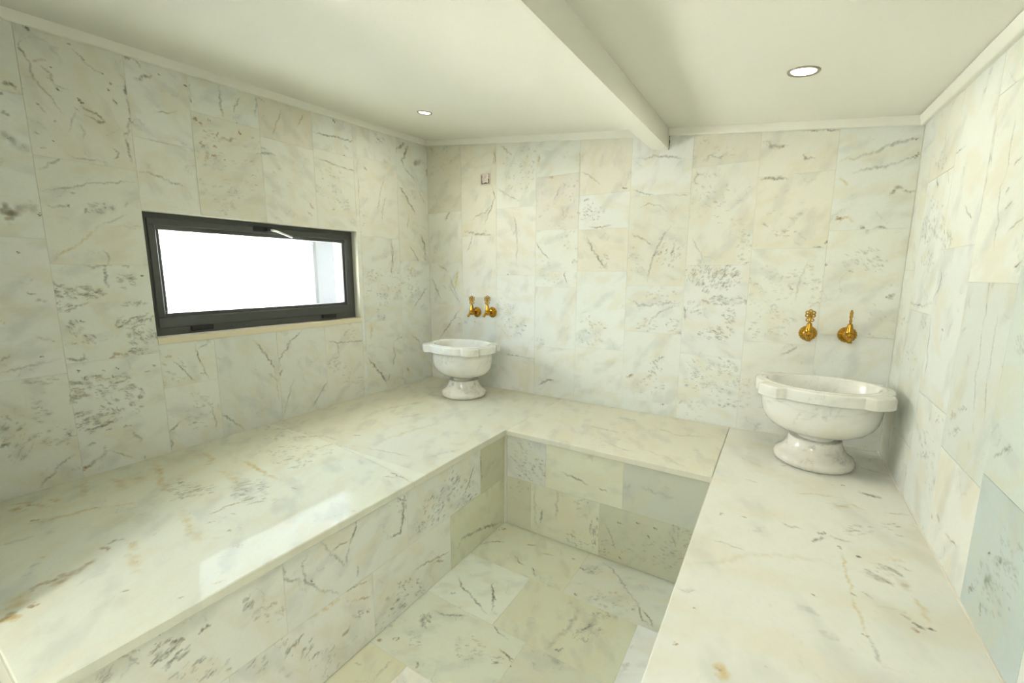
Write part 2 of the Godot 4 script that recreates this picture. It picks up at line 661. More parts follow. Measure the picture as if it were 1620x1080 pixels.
func build_left_wall() -> void:
	var st := start()
	var x0 := -0.25
	var x1 := -0.0015
	var f := -0.35
	add_box(st, Vector3(x0, f, -0.25), Vector3(x1, 2.75, WZ0))
	add_box(st, Vector3(x0, f, WZ1), Vector3(x1, 2.75, 5.4))
	add_box(st, Vector3(x0, f, WZ0), Vector3(x1, WY0, WZ1))
	add_box(st, Vector3(x0, WY1, WZ0), Vector3(x1, 2.75, WZ1))
	var wall := structure("wall_left", st, M.mortar)
	var cols := [[0.0, 0.31, [0.97, 1.47, 1.98]], [0.31, 0.645, [1.05, 1.618, 2.118]], [0.645, WZ0, [WY0, WY1, 2.09]],
		[WZ0, 0.95, [2.09]], [0.95, 1.25, [2.075]], [1.25, 1.56, [2.107]], [1.56, WZ1, [0.853, 1.94]],
		[WZ1, 2.086, [1.02, 1.407, 1.80]], [2.086, ZF - 0.001, [0.985, 1.5, 2.0]]]
	var pieces := column_pieces(cols, YB - 0.03, func(u): return ceil_y(0.0, u) - 0.005, [WZ0, WY0, WZ1, WY1])
	var sh := new_sheet([0.0, YB - 0.03, ZF, 2.40], 2000)
	lay_pieces(sh, pieces, {"list": [[1.25, 1.7, 1.56, 2.05, 222, 219, 203], [0.95, 2.1, 1.25, 2.4, 218, 212, 192], [1.25, 0.6, 1.56, 1.0, 216, 219, 214], [0.95, 0.6, 1.25, 1.0, 220, 222, 214]]})
	draw_marks(sh, MARKS_L)
	tile_wall(wall, sh, stone_material(sh, 0.34), pieces, Vector3.ZERO, Vector3.BACK, Vector3.RIGHT)
	# marble lining of the window opening
	var rv := start()
	add_box(rv, Vector3(-0.06, WY0 + 0.02, WZ0 - 0.002), Vector3(-0.0005, WY1, WZ0 + 0.004), 0.001)
	part(wall, "window_reveal", rv, M.reveal)

func build_back_wall() -> void:
	var st := start()
	add_box(st, Vector3(-0.25, -0.35, -0.25), Vector3(W + 0.25, 2.75, -0.0015))
	var wall := structure("wall_back", st, M.mortar)
	var cols := [[0.0, 0.325, [0.85, 1.139, 1.457, 1.83]], [0.325, 0.63, [0.72, 1.207, 1.646, 2.12]], [0.63, 0.945, [0.801, 1.369, 1.82]],
		[0.945, 1.247, [0.889, 1.293, 1.66, 1.994]], [1.247, 1.567, [0.913, 1.396, 1.649, 1.855]], [1.567, 1.896, [0.62, 1.039, 1.313, 1.819]],
		[1.896, 2.21, [0.933, 1.429, 1.942]], [2.21, 2.524, [1.034, 1.507, 1.86]], [2.524, W - 0.0005, [0.62, 1.092, 1.584]]]
	var pieces := column_pieces(cols, YB - 0.03, func(u): return ceil_y(u, 0.0) - 0.005, [])
	var sh := new_sheet([0.0, YB - 0.03, W, 2.40], 2048)
	lay_pieces(sh, pieces, {"list": [[0.0, 1.83, 0.33, 2.4, 208, 203, 180], [0.325, 1.6, 0.63, 2.4, 224, 220, 200], [0.945, 1.66, 1.247, 1.99, 220, 214, 203], [0.945, 0.889, 1.247, 1.293, 229, 231, 226], [1.247, 1.86, 1.567, 2.4, 228, 220, 202], [1.247, 1.4, 1.567, 1.65, 228, 221, 203], [1.567, 1.31, 1.896, 1.82, 224, 222, 208], [1.896, 1.94, 2.21, 2.4, 216, 209, 192], [1.896, 0.93, 2.21, 1.43, 228, 230, 226], [2.21, 1.5, 2.524, 1.87, 226, 222, 204]]})
	draw_marks(sh, MARKS_B)
	tile_wall(wall, sh, stone_material(sh, 0.34), pieces, Vector3.ZERO, Vector3.RIGHT, Vector3.BACK)

func build_right_wall() -> void:
	var st := start()
	add_box(st, Vector3(W + 0.0015, -0.35, -0.25), Vector3(W + 0.25, 2.75, 5.4))
	var wall := structure("wall_right", st, M.mortar)
	var cols := [[0.0, 0.18, [0.9, 1.4, 1.9]], [0.18, 0.49, [0.74, 1.24, 1.74]], [0.49, 0.80, [0.96, 1.466]], [0.80, 1.115, [0.86, 1.36, 1.86]],
		[1.115, 1.42, [0.90, 1.40]], [1.42, 1.73, [1.1, 1.6]], [1.73, 2.04, [0.8, 1.3, 1.8]], [2.04, ZF - 0.001, [1.0, 1.5]]]
	var pieces := column_pieces(cols, YB - 0.03, func(u): return ceil_y(W, u) - 0.005, [])
	var sh := new_sheet([0.0, YB - 0.03, ZF, 2.10], 1600)
	lay_pieces(sh, pieces, {"list": [[1.115, 0.5, 1.42, 0.9, 188, 201, 197], [0.49, 0.96, 0.80, 1.466, 226, 230, 224], [0.8, 0.86, 1.115, 1.36, 214, 220, 212], [1.115, 0.9, 1.42, 1.4, 208, 216, 207], [0.18, 0.7, 0.49, 1.24, 222, 226, 218]]}, 0.2)
	draw_marks(sh, MARKS_R)
	tile_wall(wall, sh, stone_material(sh, 0.34), pieces, Vector3(W, 0, 0), Vector3.BACK, Vector3.LEFT)
	var se := start()
	add_box(se, Vector3(W - 0.004, YB, 0.004), Vector3(W + 0.001, YB + 0.005, ZF - 0.002), 0.001)
	add_box(se, Vector3(2.30, YB, -0.001), Vector3(W, YB + 0.005, 0.004), 0.001)
	part(wall, "sealant_strip", se, M.sealant)

func build_front_wall() -> void:
	# the doorway side: the camera stands in the opening, a plain passage with a ceiling panel lies behind it
	var st := start()
	add_box(st, Vector3(-0.003, -0.35, ZF), Vector3(0.85, 2.75, ZF + 0.10))
	add_box(st, Vector3(2.74, -0.35, ZF), Vector3(W + 0.003, 2.75, ZF + 0.10))
	add_box(st, Vector3(0.85, 1.98, ZF), Vector3(2.74, 2.75, ZF + 0.10))
	structure("wall_front", st, M.hall)
	st = start()
	add_box(st, Vector3(-0.25, -0.35, 5.2), Vector3(W + 0.25, 2.75, 5.4))
	structure("wall_passage", st, M.hall)
	st = start()
	add_box(st, Vector3(-0.25, 2.4, ZF + 0.10), Vector3(W + 0.25, 2.6, 5.2))
	structure("ceiling_passage", st, M.hall)
	var l := thing("ceiling_panel_light", "flat square panel light on the ceiling of the passage behind the camera", "ceiling light", Vector3(1.75, 2.4, 4.2))
	st = start()
	add_ring_flat(st, 0.46, 0.45, -0.02)
	part(l, "frame", st, M.steel)
	st = start()
	add_box(st, Vector3(-0.45, -0.015, -0.45), Vector3(0.45, -0.002, 0.45))
	var glow := mat(c8(255, 255, 255), 0.5)
	glow.emission_enabled = true
	glow.emission = c8(244, 250, 255)
	glow.emission_energy_multiplier = 2.0
	part(l, "lamp_diffuser", st, glow)
	var al := AreaLight3D.new()
	al.name = "panel_light"
	l.add_child(al)
	al.position = Vector3(0, -0.03, 0)
	al.rotation = Vector3(-PI * 0.5, 0, 0)
	al.light_color = c8(250, 250, 252)
	al.light_energy = 1.5
	al.area_size = Vector2(0.88, 0.88)
	al.area_range = 14.0
	al.area_attenuation = 2.0
	al.shadow_enabled = true

func add_ring_flat(st: SurfaceTool, o: float, i: float, y: float) -> void:
	add_box(st, Vector3(-o, y, -o), Vector3(o, 0.0, -i), 0.002)
	add_box(st, Vector3(-o, y, i), Vector3(o, 0.0, o), 0.002)
	add_box(st, Vector3(-o, y, -i), Vector3(-i, 0.0, i), 0.002)
	add_box(st, Vector3(i, y, -i), Vector3(o, 0.0, i), 0.002)

func build_floor() -> void:
	var st := start()
	add_box(st, Vector3(-0.003, -0.35, -0.003), Vector3(W + 0.003, -0.0015, 5.4))
	var fl := structure("floor", st, M.mortar)
	var x0 := DL - NOSE
	var x1 := XR + NOSE
	var z0 := DB - NOSE
	var rows := [[z0, 1.01, [1.655]], [1.01, 1.32, [1.495, 1.985]], [1.32, 1.63, [1.65]], [1.63, 1.94, [1.34, 1.84]], [1.94, 2.25, [1.6, 2.09]], [2.25, 2.56, [1.45, 1.95]]]
	var pieces := []
	for r: Array in rows:
		var xs: Array = [x0]
		xs.append_array(r[2])
		xs.append(x1)
		for i in xs.size() - 1:
			pieces.append(rect4(xs[i], r[0], xs[i + 1], r[1]))
	var sh := new_sheet([x0, z0, x1, 2.56], 1000)
	lay_pieces(sh, pieces, {"list": [[1.148, 1.01, 1.495, 1.32, 216, 221, 202], [1.495, 1.01, 1.985, 1.32, 200, 201, 164], [1.148, 0.69, 1.655, 1.01, 202, 204, 168], [1.655, 0.69, 2.2, 1.01, 203, 207, 186], [1.148, 1.32, 1.65, 1.63, 204, 208, 182], [1.65, 1.32, 2.2, 1.63, 196, 198, 168], [1.148, 1.63, 1.34, 1.94, 202, 200, 156]]}, 0.42)
	draw_marks(sh, MARKS_G, 1.2)
	var m := stone_material(sh, 0.2)
	for i in pieces.size():
		tile(fl, number("tile", i), sh, m, pieces[i], Vector3.ZERO, Vector3.RIGHT, Vector3.BACK, Vector3.UP, 0.010, 0.0008, GAP)

func sloped_block(st: SurfaceTool, plan: Array, low: float, high: float) -> void:
	# a block under or over the ceiling plane, following its slope; plan is four (x, z) corners
	var a := []
	var b := []
	for p: Vector2 in plan:
		a.append(Vector3(p.x, ceil_y(p.x, p.y) + low, p.y))
		b.append(Vector3(p.x, ceil_y(p.x, p.y) + high, p.y))
	quad(st, a[0], a[1], a[2], a[3], Vector3.DOWN)
	quad(st, b[0], b[1], b[2], b[3], Vector3.UP)
	var mid := Vector3.ZERO
	for v: Vector3 in a:
		mid += v * 0.25
	for i in 4:
		var j := (i + 1) % 4
		var o: Vector3 = (a[i] + a[j]) * 0.5 - mid
		quad(st, a[i], a[j], b[j], b[i], Vector3(o.x, 0, o.z))

func build_ceiling() -> void:
	var st := start()
	sloped_block(st, [Vector2(-0.25, -0.25), Vector2(W + 0.25, -0.25), Vector2(W + 0.25, ZF + 0.1), Vector2(-0.25, ZF + 0.1)], 0.0, 0.18)
	var c := structure("ceiling", st, M.rough_plaster)
	var bt := start()
	sloped_block(bt, [Vector2(1.675, 0.0), Vector2(1.768, 0.0), Vector2(1.822, ZF), Vector2(1.735, ZF)], -0.104, 0.01)
	part(c, "beam", bt, M.rough_plaster)
	# the beam's plaster has come away at the wall
	var ck := start()
	var yb := ceil_y(1.768, 0.0) - 0.104
	for i in 6:
		var y0 := yb - 0.002 + 0.016 * i
		add_box(ck, Vector3(1.7655 - 0.002 * (i % 2), y0, 0.0), Vector3(1.7695 + 0.0015 * (i % 3), y0 + 0.0155, 0.006 + 0.002 * (i % 2)), 0.001)
	part(c, "chipped_edge", ck, mat(c8(104, 92, 66), 0.9))
	# plaster cornice: a small cove along three walls
	var h := 0.036
	var prof: Array[Vector2] = [Vector2(0.0, -h), Vector2(0.013, -h), Vector2(0.016, -h + 0.002), Vector2(0.018, -h + 0.006), Vector2(0.024, -0.010), Vector2(0.026, -0.004), Vector2(0.026, 0.0)]
	var runs := [["trim_1", [Vector3(0, 0, 0), Vector3(0, 0, ZF)], Vector3.RIGHT], ["trim_2", [Vector3(0, 0, 0), Vector3(1.68, 0, 0)], Vector3.BACK], ["trim_3", [Vector3(1.763, 0, 0), Vector3(W, 0, 0)], Vector3.BACK], ["trim_4", [Vector3(W, 0, 0), Vector3(W, 0, ZF)], Vector3.LEFT]]
	for r: Array in runs:
		var s := start()
		var rings := []
		for e: Vector3 in r[1]:
			var ring := PackedVector3Array()
			for p: Vector2 in prof:
				var q: Vector3 = e + r[2] * p.x
				q.y = ceil_y(e.x, e.z) + p.y
				ring.append(q)
			rings.append(ring)
		for i in prof.size() - 1:
			var out: Vector3 = r[2] + Vector3.DOWN
			quad(s, rings[0][i], rings[1][i], rings[1][i + 1], rings[0][i + 1], out)
		structure(r[0], s, M.plaster)

# ---- benches
func build_benches() -> void:
	var sh := new_sheet([0.0, 0.0, W, ZF], 2048)
	var top_left := [[Vector2(0.0, 0.0), Vector2(DL, 0.0), Vector2(DL, DB), Vector2(DL, 1.39), Vector2(0.0, 1.25)], [Vector2(0.0, 1.25), Vector2(DL, 1.39), Vector2(DL, ZF), Vector2(0.0, ZF)]]
	lay_stone(sh, Vector2(0.0, 0.0), Vector2(DL, 1.32), c8(219, 218, 198))
	lay_stone(sh, Vector2(0.0, 1.32), Vector2(DL, ZF), c8(225, 226, 206))
	lay_stone(sh, Vector2(DL, 0.0), Vector2(XR, DB), c8(220, 218, 198))
	lay_stone(sh, Vector2(XR, 0.0), Vector2(W, ZF), c8(227, 227, 214))
	sh.cells = []
	draw_marks(sh, MARKS_T)
	var m := stone_material(sh, 0.07)
	m.metallic_specular = 0.11
	var fl := new_sheet([DB - NOSE, 0.0, ZF, YB - SLAB], 1400)
	var fb := new_sheet([DL - NOSE, 0.0, XR + NOSE, YB - SLAB], 820)

	# along the window wall
	var b1 := thing("marble_bench", "wide marble bench along the window wall with ochre stained slabs", "bench", Vector3.ZERO)
	var s := start()
	add_box(s, Vector3(0.0, 0.0, 0.0), Vector3(DL - NOSE - 0.0015, YB - SLAB, ZF - 0.001))
	part(b1, "core", s, M.mortar)
	slab(b1, "seat_slab", sh, m, top_left[0])
	slab(b1, "seat_slab_001", sh, m, top_left[1])
	var rows := [[0.0, 0.272, [1.155, 1.603, 2.1]], [0.272, YB - SLAB, [0.917, 1.42, 1.93]]]
	riser(b1, fl, rows, DB - NOSE, ZF, MARKS_FL, Vector3(DL - NOSE, 0, 0), Vector3.BACK, Vector3.RIGHT, [[0.69, 0.27, 0.917, 0.6, 180, 180, 142], [0.69, 0.0, 1.155, 0.272, 206, 208, 172], [0.917, 0.27, 1.42, 0.6, 222, 224, 214], [1.42, 0.27, 1.93, 0.6, 224, 225, 216]])

	s = start()
	add_box(s, Vector3(DL - NOSE - 0.001, 0.0, DB - NOSE - 0.02), Vector3(DL - 0.0006, YB - SLAB, DB - NOSE - 0.0002), 0.0006)
	part(b1, "corner_strip", s, M.corner)
	s = start()
	add_box(s, Vector3(DL - NOSE - 0.001, 0.0, DB - NOSE - 0.001), Vector3(DL - NOSE + 0.004, YB - SLAB, DB - NOSE + 0.004), 0.001)
	part(b1, "sealant_strip", s, M.sealant)

	# along the back wall
	var b2 := thing("marble_bench_001", "short marble bench along the back wall between the two side benches", "bench", Vector3.ZERO)
	s = start()
	add_box(s, Vector3(DL, 0.0, 0.0), Vector3(XR, YB - SLAB, DB - NOSE - 0.0015))
	part(b2, "core", s, M.mortar)
	slab(b2, "seat_slab", sh, m, [Vector2(DL, 0.0), Vector2(XR, 0.0), Vector2(XR, DB), Vector2(DL, DB)])
	rows = [[0.0, 0.28, [1.313, 1.697]], [0.28, YB - SLAB, [1.399, 1.806]]]
	riser(b2, fb, rows, DL, XR, MARKS_FB, Vector3(0, 0, DB - NOSE), Vector3.RIGHT, Vector3.BACK, [[1.15, 0.28, 1.399, 0.6, 198, 203, 188], [1.399, 0.28, 1.806, 0.6, 212, 211, 176], [1.806, 0.28, 2.2, 0.6, 184, 187, 166], [1.15, 0.0, 1.313, 0.28, 184, 184, 148], [1.313, 0.0, 1.697, 0.28, 206, 206, 172], [1.697, 0.0, 2.2, 0.28, 180, 180, 144]])

	# along the right wall
	var b3 := thing("marble_bench_002", "narrow pale marble bench along the right wall, nearest the camera", "bench", Vector3.ZERO)
	s = start()
	add_box(s, Vector3(XR + NOSE + 0.0015, 0.0, 0.0), Vector3(W - 0.001, YB - SLAB, ZF - 0.001))
	part(b3, "core", s, M.mortar)
	slab(b3, "seat_slab", sh, m, [Vector2(XR, 0.0), Vector2(W, 0.0), Vector2(W, ZF), Vector2(XR, ZF)])
	s = start()
	add_box(s, Vector3(XR + 0.0006, 0.0, DB - NOSE - 0.02), Vector3(XR + NOSE + 0.001, YB - SLAB, DB - NOSE - 0.0002), 0.0006)
	part(b3, "corner_strip", s, M.corner)
	var fr := new_sheet([DB - NOSE, 0.0, ZF, YB - SLAB], 700)
	rows = [[0.0, 0.275, [1.1, 1.6, 2.1]], [0.275, YB - SLAB, [0.9, 1.4, 1.9]]]
	riser(b3, fr, rows, DB - NOSE, ZF, [], Vector3(XR + NOSE, 0, 0), Vector3.BACK, Vector3.LEFT, [])

# A bench slab: any outline, softened upper and lower edges.
func slab(parent: Node, called: String, sh: Dictionary, m: Material, plan: Array) -> void:
	var mid := Vector2.ZERO
	for p: Vector2 in plan:
		mid += p / plan.size()
	var n := plan.size()
	var rings := []
	var ch := 0.003
	for k in 4:
		var inset: float = [GAP * 0.5 + ch, GAP * 0.5, GAP * 0.5, GAP * 0.5 + ch][k]
		var y: float = [0.0, -ch, -SLAB + ch, -SLAB][k]
		var ring := []
		for i in n:
			var c: Vector2 = plan[i]
			var pr: Vector2 = (plan[(i + n - 1) % n] - c).normalized()
			var nx: Vector2 = (plan[(i + 1) % n] - c).normalized()
			var sn := maxf(absf(pr.cross(nx)), 0.2)
			var q := c + (pr + nx) * inset / sn
			ring.append(Vector3(q.x, YB + y, q.y))
		rings.append(ring)
	var uv := func(p: Vector3): return Vector2((p.x - sh.box[0]) * sh.k / sh.w, (sh.box[3] - p.z) * sh.k / sh.h)
	var st := start()
	var o := Vector3(mid.x, YB, mid.y)
	for i in range(1, n - 1):
		var t: Array = rings[0]
		tri(st, t[0] - o, t[i] - o, t[i + 1] - o, Vector3.UP, uv.call(t[0]), uv.call(t[i]), uv.call(t[i + 1]))
		t = rings[3]
		tri(st, t[0] - o, t[i] - o, t[i + 1] - o, Vector3.DOWN, uv.call(t[0]), uv.call(t[i]), uv.call(t[i + 1]))
	for k in 3:
		for i in n:
			var j := (i + 1) % n
			var a: Vector3 = rings[k][i]
			var b: Vector3 = rings[k][j]
			var c: Vector3 = rings[k + 1][j]
			var d: Vector3 = rings[k + 1][i]
			var out := (a + b) * 0.5 - o
			out.y = [0.3, 0.0, -0.3][k]
			quad(st, a - o, b - o, c - o, d - o, out, uv.call(a), uv.call(b), uv.call(c), uv.call(d))
	part(parent, called, st, m, o)

func riser(parent: Node, sh: Dictionary, rows: Array, u0: float, u1: float, marks: Array, origin: Vector3, eu: Vector3, en: Vector3, tones: Array) -> void:
	var pieces := []
	for r: Array in rows:
		var xs: Array = [u0]
		xs.append_array(r[2])
		xs.append(u1)
		for i in xs.size() - 1:
			pieces.append(rect4(xs[i], r[0], xs[i + 1], r[1]))
	lay_pieces(sh, pieces, {"list": tones}, 0.38)
	draw_marks(sh, marks, 1.2)
	var m := stone_material(sh, 0.22)
	for i in pieces.size():
		tile(parent, number("riser_tile", i), sh, m, pieces[i], origin, eu, Vector3.UP, en, 0.003, 0.0008, GAP)

# ---- window
func add_ring(st: SurfaceTool, x0: float, x1: float, o: Array, i: Array, ch := 0.0015) -> void:
	# four mitred bars round an opening; o and i are (z0, y0, z1, y1)
	add_box(st, Vector3(x0, o[1], o[0]), Vector3(x1, i[1], o[2]), ch)
	add_box(st, Vector3(x0, i[3], o[0]), Vector3(x1, o[3], o[2]), ch)
	add_box(st, Vector3(x0, i[1], o[0]), Vector3(x1, i[3], i[0]), ch)
	add_box(st, Vector3(x0, i[1], i[2]), Vector3(x1, i[3], o[2]), ch)

func build_window() -> void:
	var win := Node3D.new()
	win.name = "window_1"
	add_child(win)
	win.position = Vector3(-0.05, 1.088, (WZ0 + WZ1) * 0.5)
	win.set_meta("kind", "structure")
	win.set_meta("label", "black framed strip window with a bright view outside")
	var o := -win.position
	var fo := [WZ0 + 0.004, 1.088, WZ1, WY1]
	var s := start()
	add_ring(s, -0.115, -0.052, fo, [0.715, 1.135, 1.75, 1.612])
	part(win, "frame", s, M.frame, o)
	s = start()
	add_ring(s, -0.10, -0.044, [0.705, 1.122, 1.758, 1.620], [0.738, 1.172, 1.728, 1.588], 0.003)
	var sash := part(win, "sash", s, M.frame, o)
	s = start()
	add_ring(s, -0.09, -0.056, [0.734, 1.168, 1.732, 1.592], [0.752, 1.190, 1.712, 1.568], 0.003)
	part(sash, "glazing_bead", s, M.frame)
	s = start()
	add_box(s, Vector3(-0.084, 1.186, 0.748), Vector3(-0.078, 1.572, 1.716))
	part(sash, "pane", s, M.glass)
	# handle on the upper rail
	var hd := Node3D.new()
	hd.name = "handle"
	win.add_child(hd)
	hd.position = Vector3(-0.044, 1.609, 1.255) + o
	s = start()
	add_box(s, Vector3(0.0, -0.014, -0.055), Vector3(0.010, 0.014, 0.050), 0.003)
	add_box(s, Vector3(0.010, -0.011, -0.040), Vector3(0.030, 0.011, -0.012), 0.003)
	part(hd, "handle_base", s, M.gasket)
	s = start()
	add_tube(s, [Vector3(0.026, -0.002, -0.03), Vector3(0.034, -0.006, -0.055), Vector3(0.036, -0.032, -0.142), Vector3(0.035, -0.034, -0.148)], [0.006, 0.006, 0.0055, 0.003], 10)
	part(hd, "lever", s, M.chrome)
	for z in [0.884, 1.587]:
		s = start()
		add_box(s, Vector3(-0.048, 1.100, z - 0.048), Vector3(-0.032, 1.124, z + 0.048), 0.003)
		part(win, "hinge", s, M.gasket, o)
	s = start()
	add_box(s, Vector3(-0.20, WY0, WZ0), Vector3(0.004, 1.086, WZ1), 0.0015)
	part(win, "sill", s, M.sill, o)

# ---- what lies outside the window
func build_outside() -> void:
	var st := start()
	add_box(st, Vector3(-5.20, -0.3, -7.0), Vector3(-5.06, 3.6, 5.0))
	var wall := structure("wall_courtyard", st, M.outside)
	wall.set_meta("label", "sunlit white courtyard wall seen through the window")
	var ys := [-0.28, 0.36, 1.02, 1.66, 2.30, 2.95, 3.6]
	for i in ys.size() - 1:
		var s := start()
		add_box(s, Vector3(-5.07, ys[i] + 0.006, -2.10), Vector3(-5.0, ys[i + 1] - 0.006, 5.0), 0.003)
		part(wall, number("wall_panel", i), s, M.outside)
	st = start()
	add_box(st, Vector3(-5.07, -0.3, -7.0), Vector3(-4.9, 3.6, -2.34), 0.004)
	part(wall, "pilaster", st, M.outside_grey)
	st = start()
	add_box(st, Vector3(-9.0, -0.6, -8.0), Vector3(-0.25, -0.3, 8.0))
	structure("ground", st, M.ground)
	# the eaves above the window
	st = start()
	add_box(st, Vector3(-1.3, 2.75, -0.25), Vector3(W + 0.25, 2.95, 5.4), 0.01)
	structure("roof", st, M.outside)
	# the taller wing beside the room, whose shade falls on the far end of the courtyard wall
	st = start()
	add_box(st, Vector3(-0.25, 2.75, -6.0), Vector3(3.0, 10.4, -0.25))
	structure("wall_wing", st, M.outside)
	var pipe := thing("downpipe", "slim downpipe on the courtyard wall outside the window", "pipe", Vector3(-4.9, -0.3, -2.23))
	st = start()
	add_tube(st, [Vector3(0, 0, 0), Vector3(0, 3.7, 0)], [0.045, 0.045], 16)
	part(pipe, "tube", st, M.pipe)
	for y in [1.1, 2.2]:
		st = start()
		add_lathe(st, [Vector2(0.0, -0.02), Vector2(0.051, -0.02), Vector2(0.051, 0.02), Vector2(0.0, 0.02)], 18, Vector3(0, y, 0))
		add_box(st, Vector3(-0.158, y - 0.015, -0.015), Vector3(-0.03, y + 0.015, 0.015), 0.001)
		part(pipe, "bracket", st, M.pipe)

# ---- basins
func rim_point(t: float, grow: float, y: float) -> Vector3:
	# round with four square ears on the diagonals, drawn in towards the wall
	var d := fmod(t + TAU, PI * 0.5) - PI * 0.25
	var e := 1.0 - smoothstep(0.175, 0.245, absf(d))
	var ear := (0.290 - 0.012 * (d / 0.2) * (d / 0.2)) / maxf(cos(d), 0.9)
	return oval(t, lerpf(0.252, ear, e) + grow, y)

func oval(t: float, r: float, y: float) -> Vector3:
	return Vector3(cos(t) * r, y, sin(t) * r * (0.88 if sin(t) > 0.0 else 0.62))

func oval_rings(prof: Array, seg: int) -> Array:
	var rings := []
	for q: Vector2 in prof:
		var ring := PackedVector3Array()
		for i in seg + 1:
			ring.append(oval(TAU * i / seg, q.x, q.y))
		rings.append(ring)
	return rings

func build_basin(called: String, at: Vector3, label: String, turn: float) -> void:
	var b := thing(called, label, "basin", at, "carved marble basins")
	var st := start()
	add_lathe(st, [Vector2(0.0, 0.0), Vector2(0.138, 0.0), Vector2(0.148, 0.006), Vector2(0.153, 0.017), Vector2(0.152, 0.030), Vector2(0.147, 0.040), Vector2(0.136, 0.047), Vector2(0.121, 0.060), Vector2(0.109, 0.080), Vector2(0.102, 0.100), Vector2(0.100, 0.114), Vector2(0.097, 0.118), Vector2(0.0, 0.118)], 64, Vector3.ZERO, Basis(Vector3.UP, turn))
	part(b, "foot", st, M.basin_foot)
	st = start()
	add_lathe(st, [Vector2(0.0, 0.118), Vector2(0.066, 0.118), Vector2(0.068, 0.121), Vector2(0.068, 0.146), Vector2(0.05, 0.146)], 48, Vector3(0, 0, 0.012))
	part(b, "neck", st, M.basin)
	st = start()
	loft(st, oval_rings([Vector2(0.0, 0.140), Vector2(0.090, 0.140), Vector2(0.114, 0.142), Vector2(0.145, 0.150), Vector2(0.175, 0.166), Vector2(0.197, 0.188), Vector2(0.212, 0.216), Vector2(0.219, 0.248), Vector2(0.222, 0.282), Vector2(0.222, 0.318)], 96))
	part(b, "bowl", st, M.basin)
	# the rim slab with its ears, the raised lip and the hollow
	st = start()
	var seg := 240
	var rings := oval_rings([Vector2(0.2, 0.314)], seg)
	for p: Array in [[-0.010, 0.314], [-0.003, 0.314], [0.0, 0.318], [0.0, 0.356], [-0.004, 0.361], [-0.010, 0.363]]:
		var ring := PackedVector3Array()
		for i in seg + 1:
			ring.append(rim_point(TAU * i / seg, p[0], p[1]))
		rings.append(ring)
	rings.append_array(oval_rings([Vector2(0.224, 0.3635), Vector2(0.2235, 0.3655), Vector2(0.221, 0.3668), Vector2(0.212, 0.367), Vector2(0.206, 0.365), Vector2(0.200, 0.358), Vector2(0.193, 0.330), Vector2(0.183, 0.284), Vector2(0.160, 0.238), Vector2(0.120, 0.205), Vector2(0.070, 0.188), Vector2(0.0, 0.184)], seg))
	loft(st, rings)
	part(b, "rim", st, M.basin)

# ---- taps
func build_tap(called: String, at: Vector3, turn: float, label: String) -> void:
	var t := thing(called, label, "tap", at, "gold wall taps")
	var fw := Basis(Vector3.RIGHT, PI * 0.5)   # lathe axis y becomes z, out of the wall
	var st := start()
	var segs := 72
	var rings := []
	var prof := [Vector2(0.0, 0.0), Vector2(0.036, 0.0), Vector2(0.0375, 0.003), Vector2(0.036, 0.006), Vector2(0.030, 0.011), Vector2(0.023, 0.016), Vector2(0.018, 0.019), Vector2(0.0165, 0.022), Vector2(0.0, 0.022)]
	for k in prof.size():
		var p: Vector2 = prof[k]
		var ring := PackedVector3Array()
		for i in segs + 1:
			var a := TAU * i / segs
			var f := cos(a * 18.0) * 0.0032 if k >= 2 and k <= 5 else 0.0
			ring.append(fw * Vector3(cos(a) * (p.x + f * 0.3), p.y + f, sin(a) * (p.x + f * 0.3)))
		rings.append(ring)
	loft(st, rings)
	part(t, "rosette", st, M.gold)
	st = start()
	add_lathe(st, [Vector2(0.0, 0.018), Vector2(0.0135, 0.018), Vector2(0.0125, 0.035), Vector2(0.015, 0.048), Vector2(0.018, 0.058), Vector2(0.0185, 0.068), Vector2(0.016, 0.080), Vector2(0.012, 0.086), Vector2(0.0, 0.088)], 28, Vector3.ZERO, fw)
	part(t, "body", st, M.gold)
	st = start()
	add_tube(st, [Vector3(0, -0.004, 0.076), Vector3(0, -0.008, 0.090), Vector3(0, -0.014, 0.101), Vector3(0, -0.021, 0.107), Vector3(0, -0.026, 0.109)], [0.010, 0.009, 0.0085, 0.009, 0.010], 16)
	part(t, "spout", st, M.gold)
	st = start()
	add_lathe(st, [Vector2(0.0, 0.012), Vector2(0.0165, 0.012), Vector2(0.017, 0.018), Vector2(0.0155, 0.024), Vector2(0.0135, 0.036), Vector2(0.0105, 0.052), Vector2(0.0095, 0.056), Vector2(0.0075, 0.058), Vector2(0.0, 0.059)], 28, Vector3(0, 0, 0.066))
	part(t, "bonnet", st, M.gold)
	# pierced handle: a flower of rings over two smaller loops
	var hd := Node3D.new()
	hd.name = "handle"
	t.add_child(hd)
	hd.position = Vector3(0, 0.058, 0.066)
	hd.rotation.y = turn
	st = start()
	add_tube(st, [Vector3(0, -0.002, 0), Vector3(0, 0.012, 0), Vector3(0, 0.030, 0)], [0.005, 0.0042, 0.0035], 10)
	for s in [-1.0, 1.0]:
		add_torus(st, Vector3(0.0085 * s, 0.013, 0), Vector3.RIGHT, Vector3.UP, 0.0064, 0.0031)
	part(hd, "stem", st, M.gold)
	st = start()
	var c := Vector3(0, 0.041, 0)
	for k in 6:
		var a := PI * 0.5 + TAU * k / 6.0
		add_torus(st, c + Vector3(cos(a), sin(a), 0) * 0.0145, Vector3.RIGHT, Vector3.UP, 0.0064, 0.0031)
	add_torus(st, c, Vector3.RIGHT, Vector3.UP, 0.0066, 0.0031)
	add_lathe(st, [Vector2(0.0, -0.003), Vector2(0.003, 0.0), Vector2(0.0, 0.003)], 10, c, fw)
	part(hd, "flower", st, M.gold)

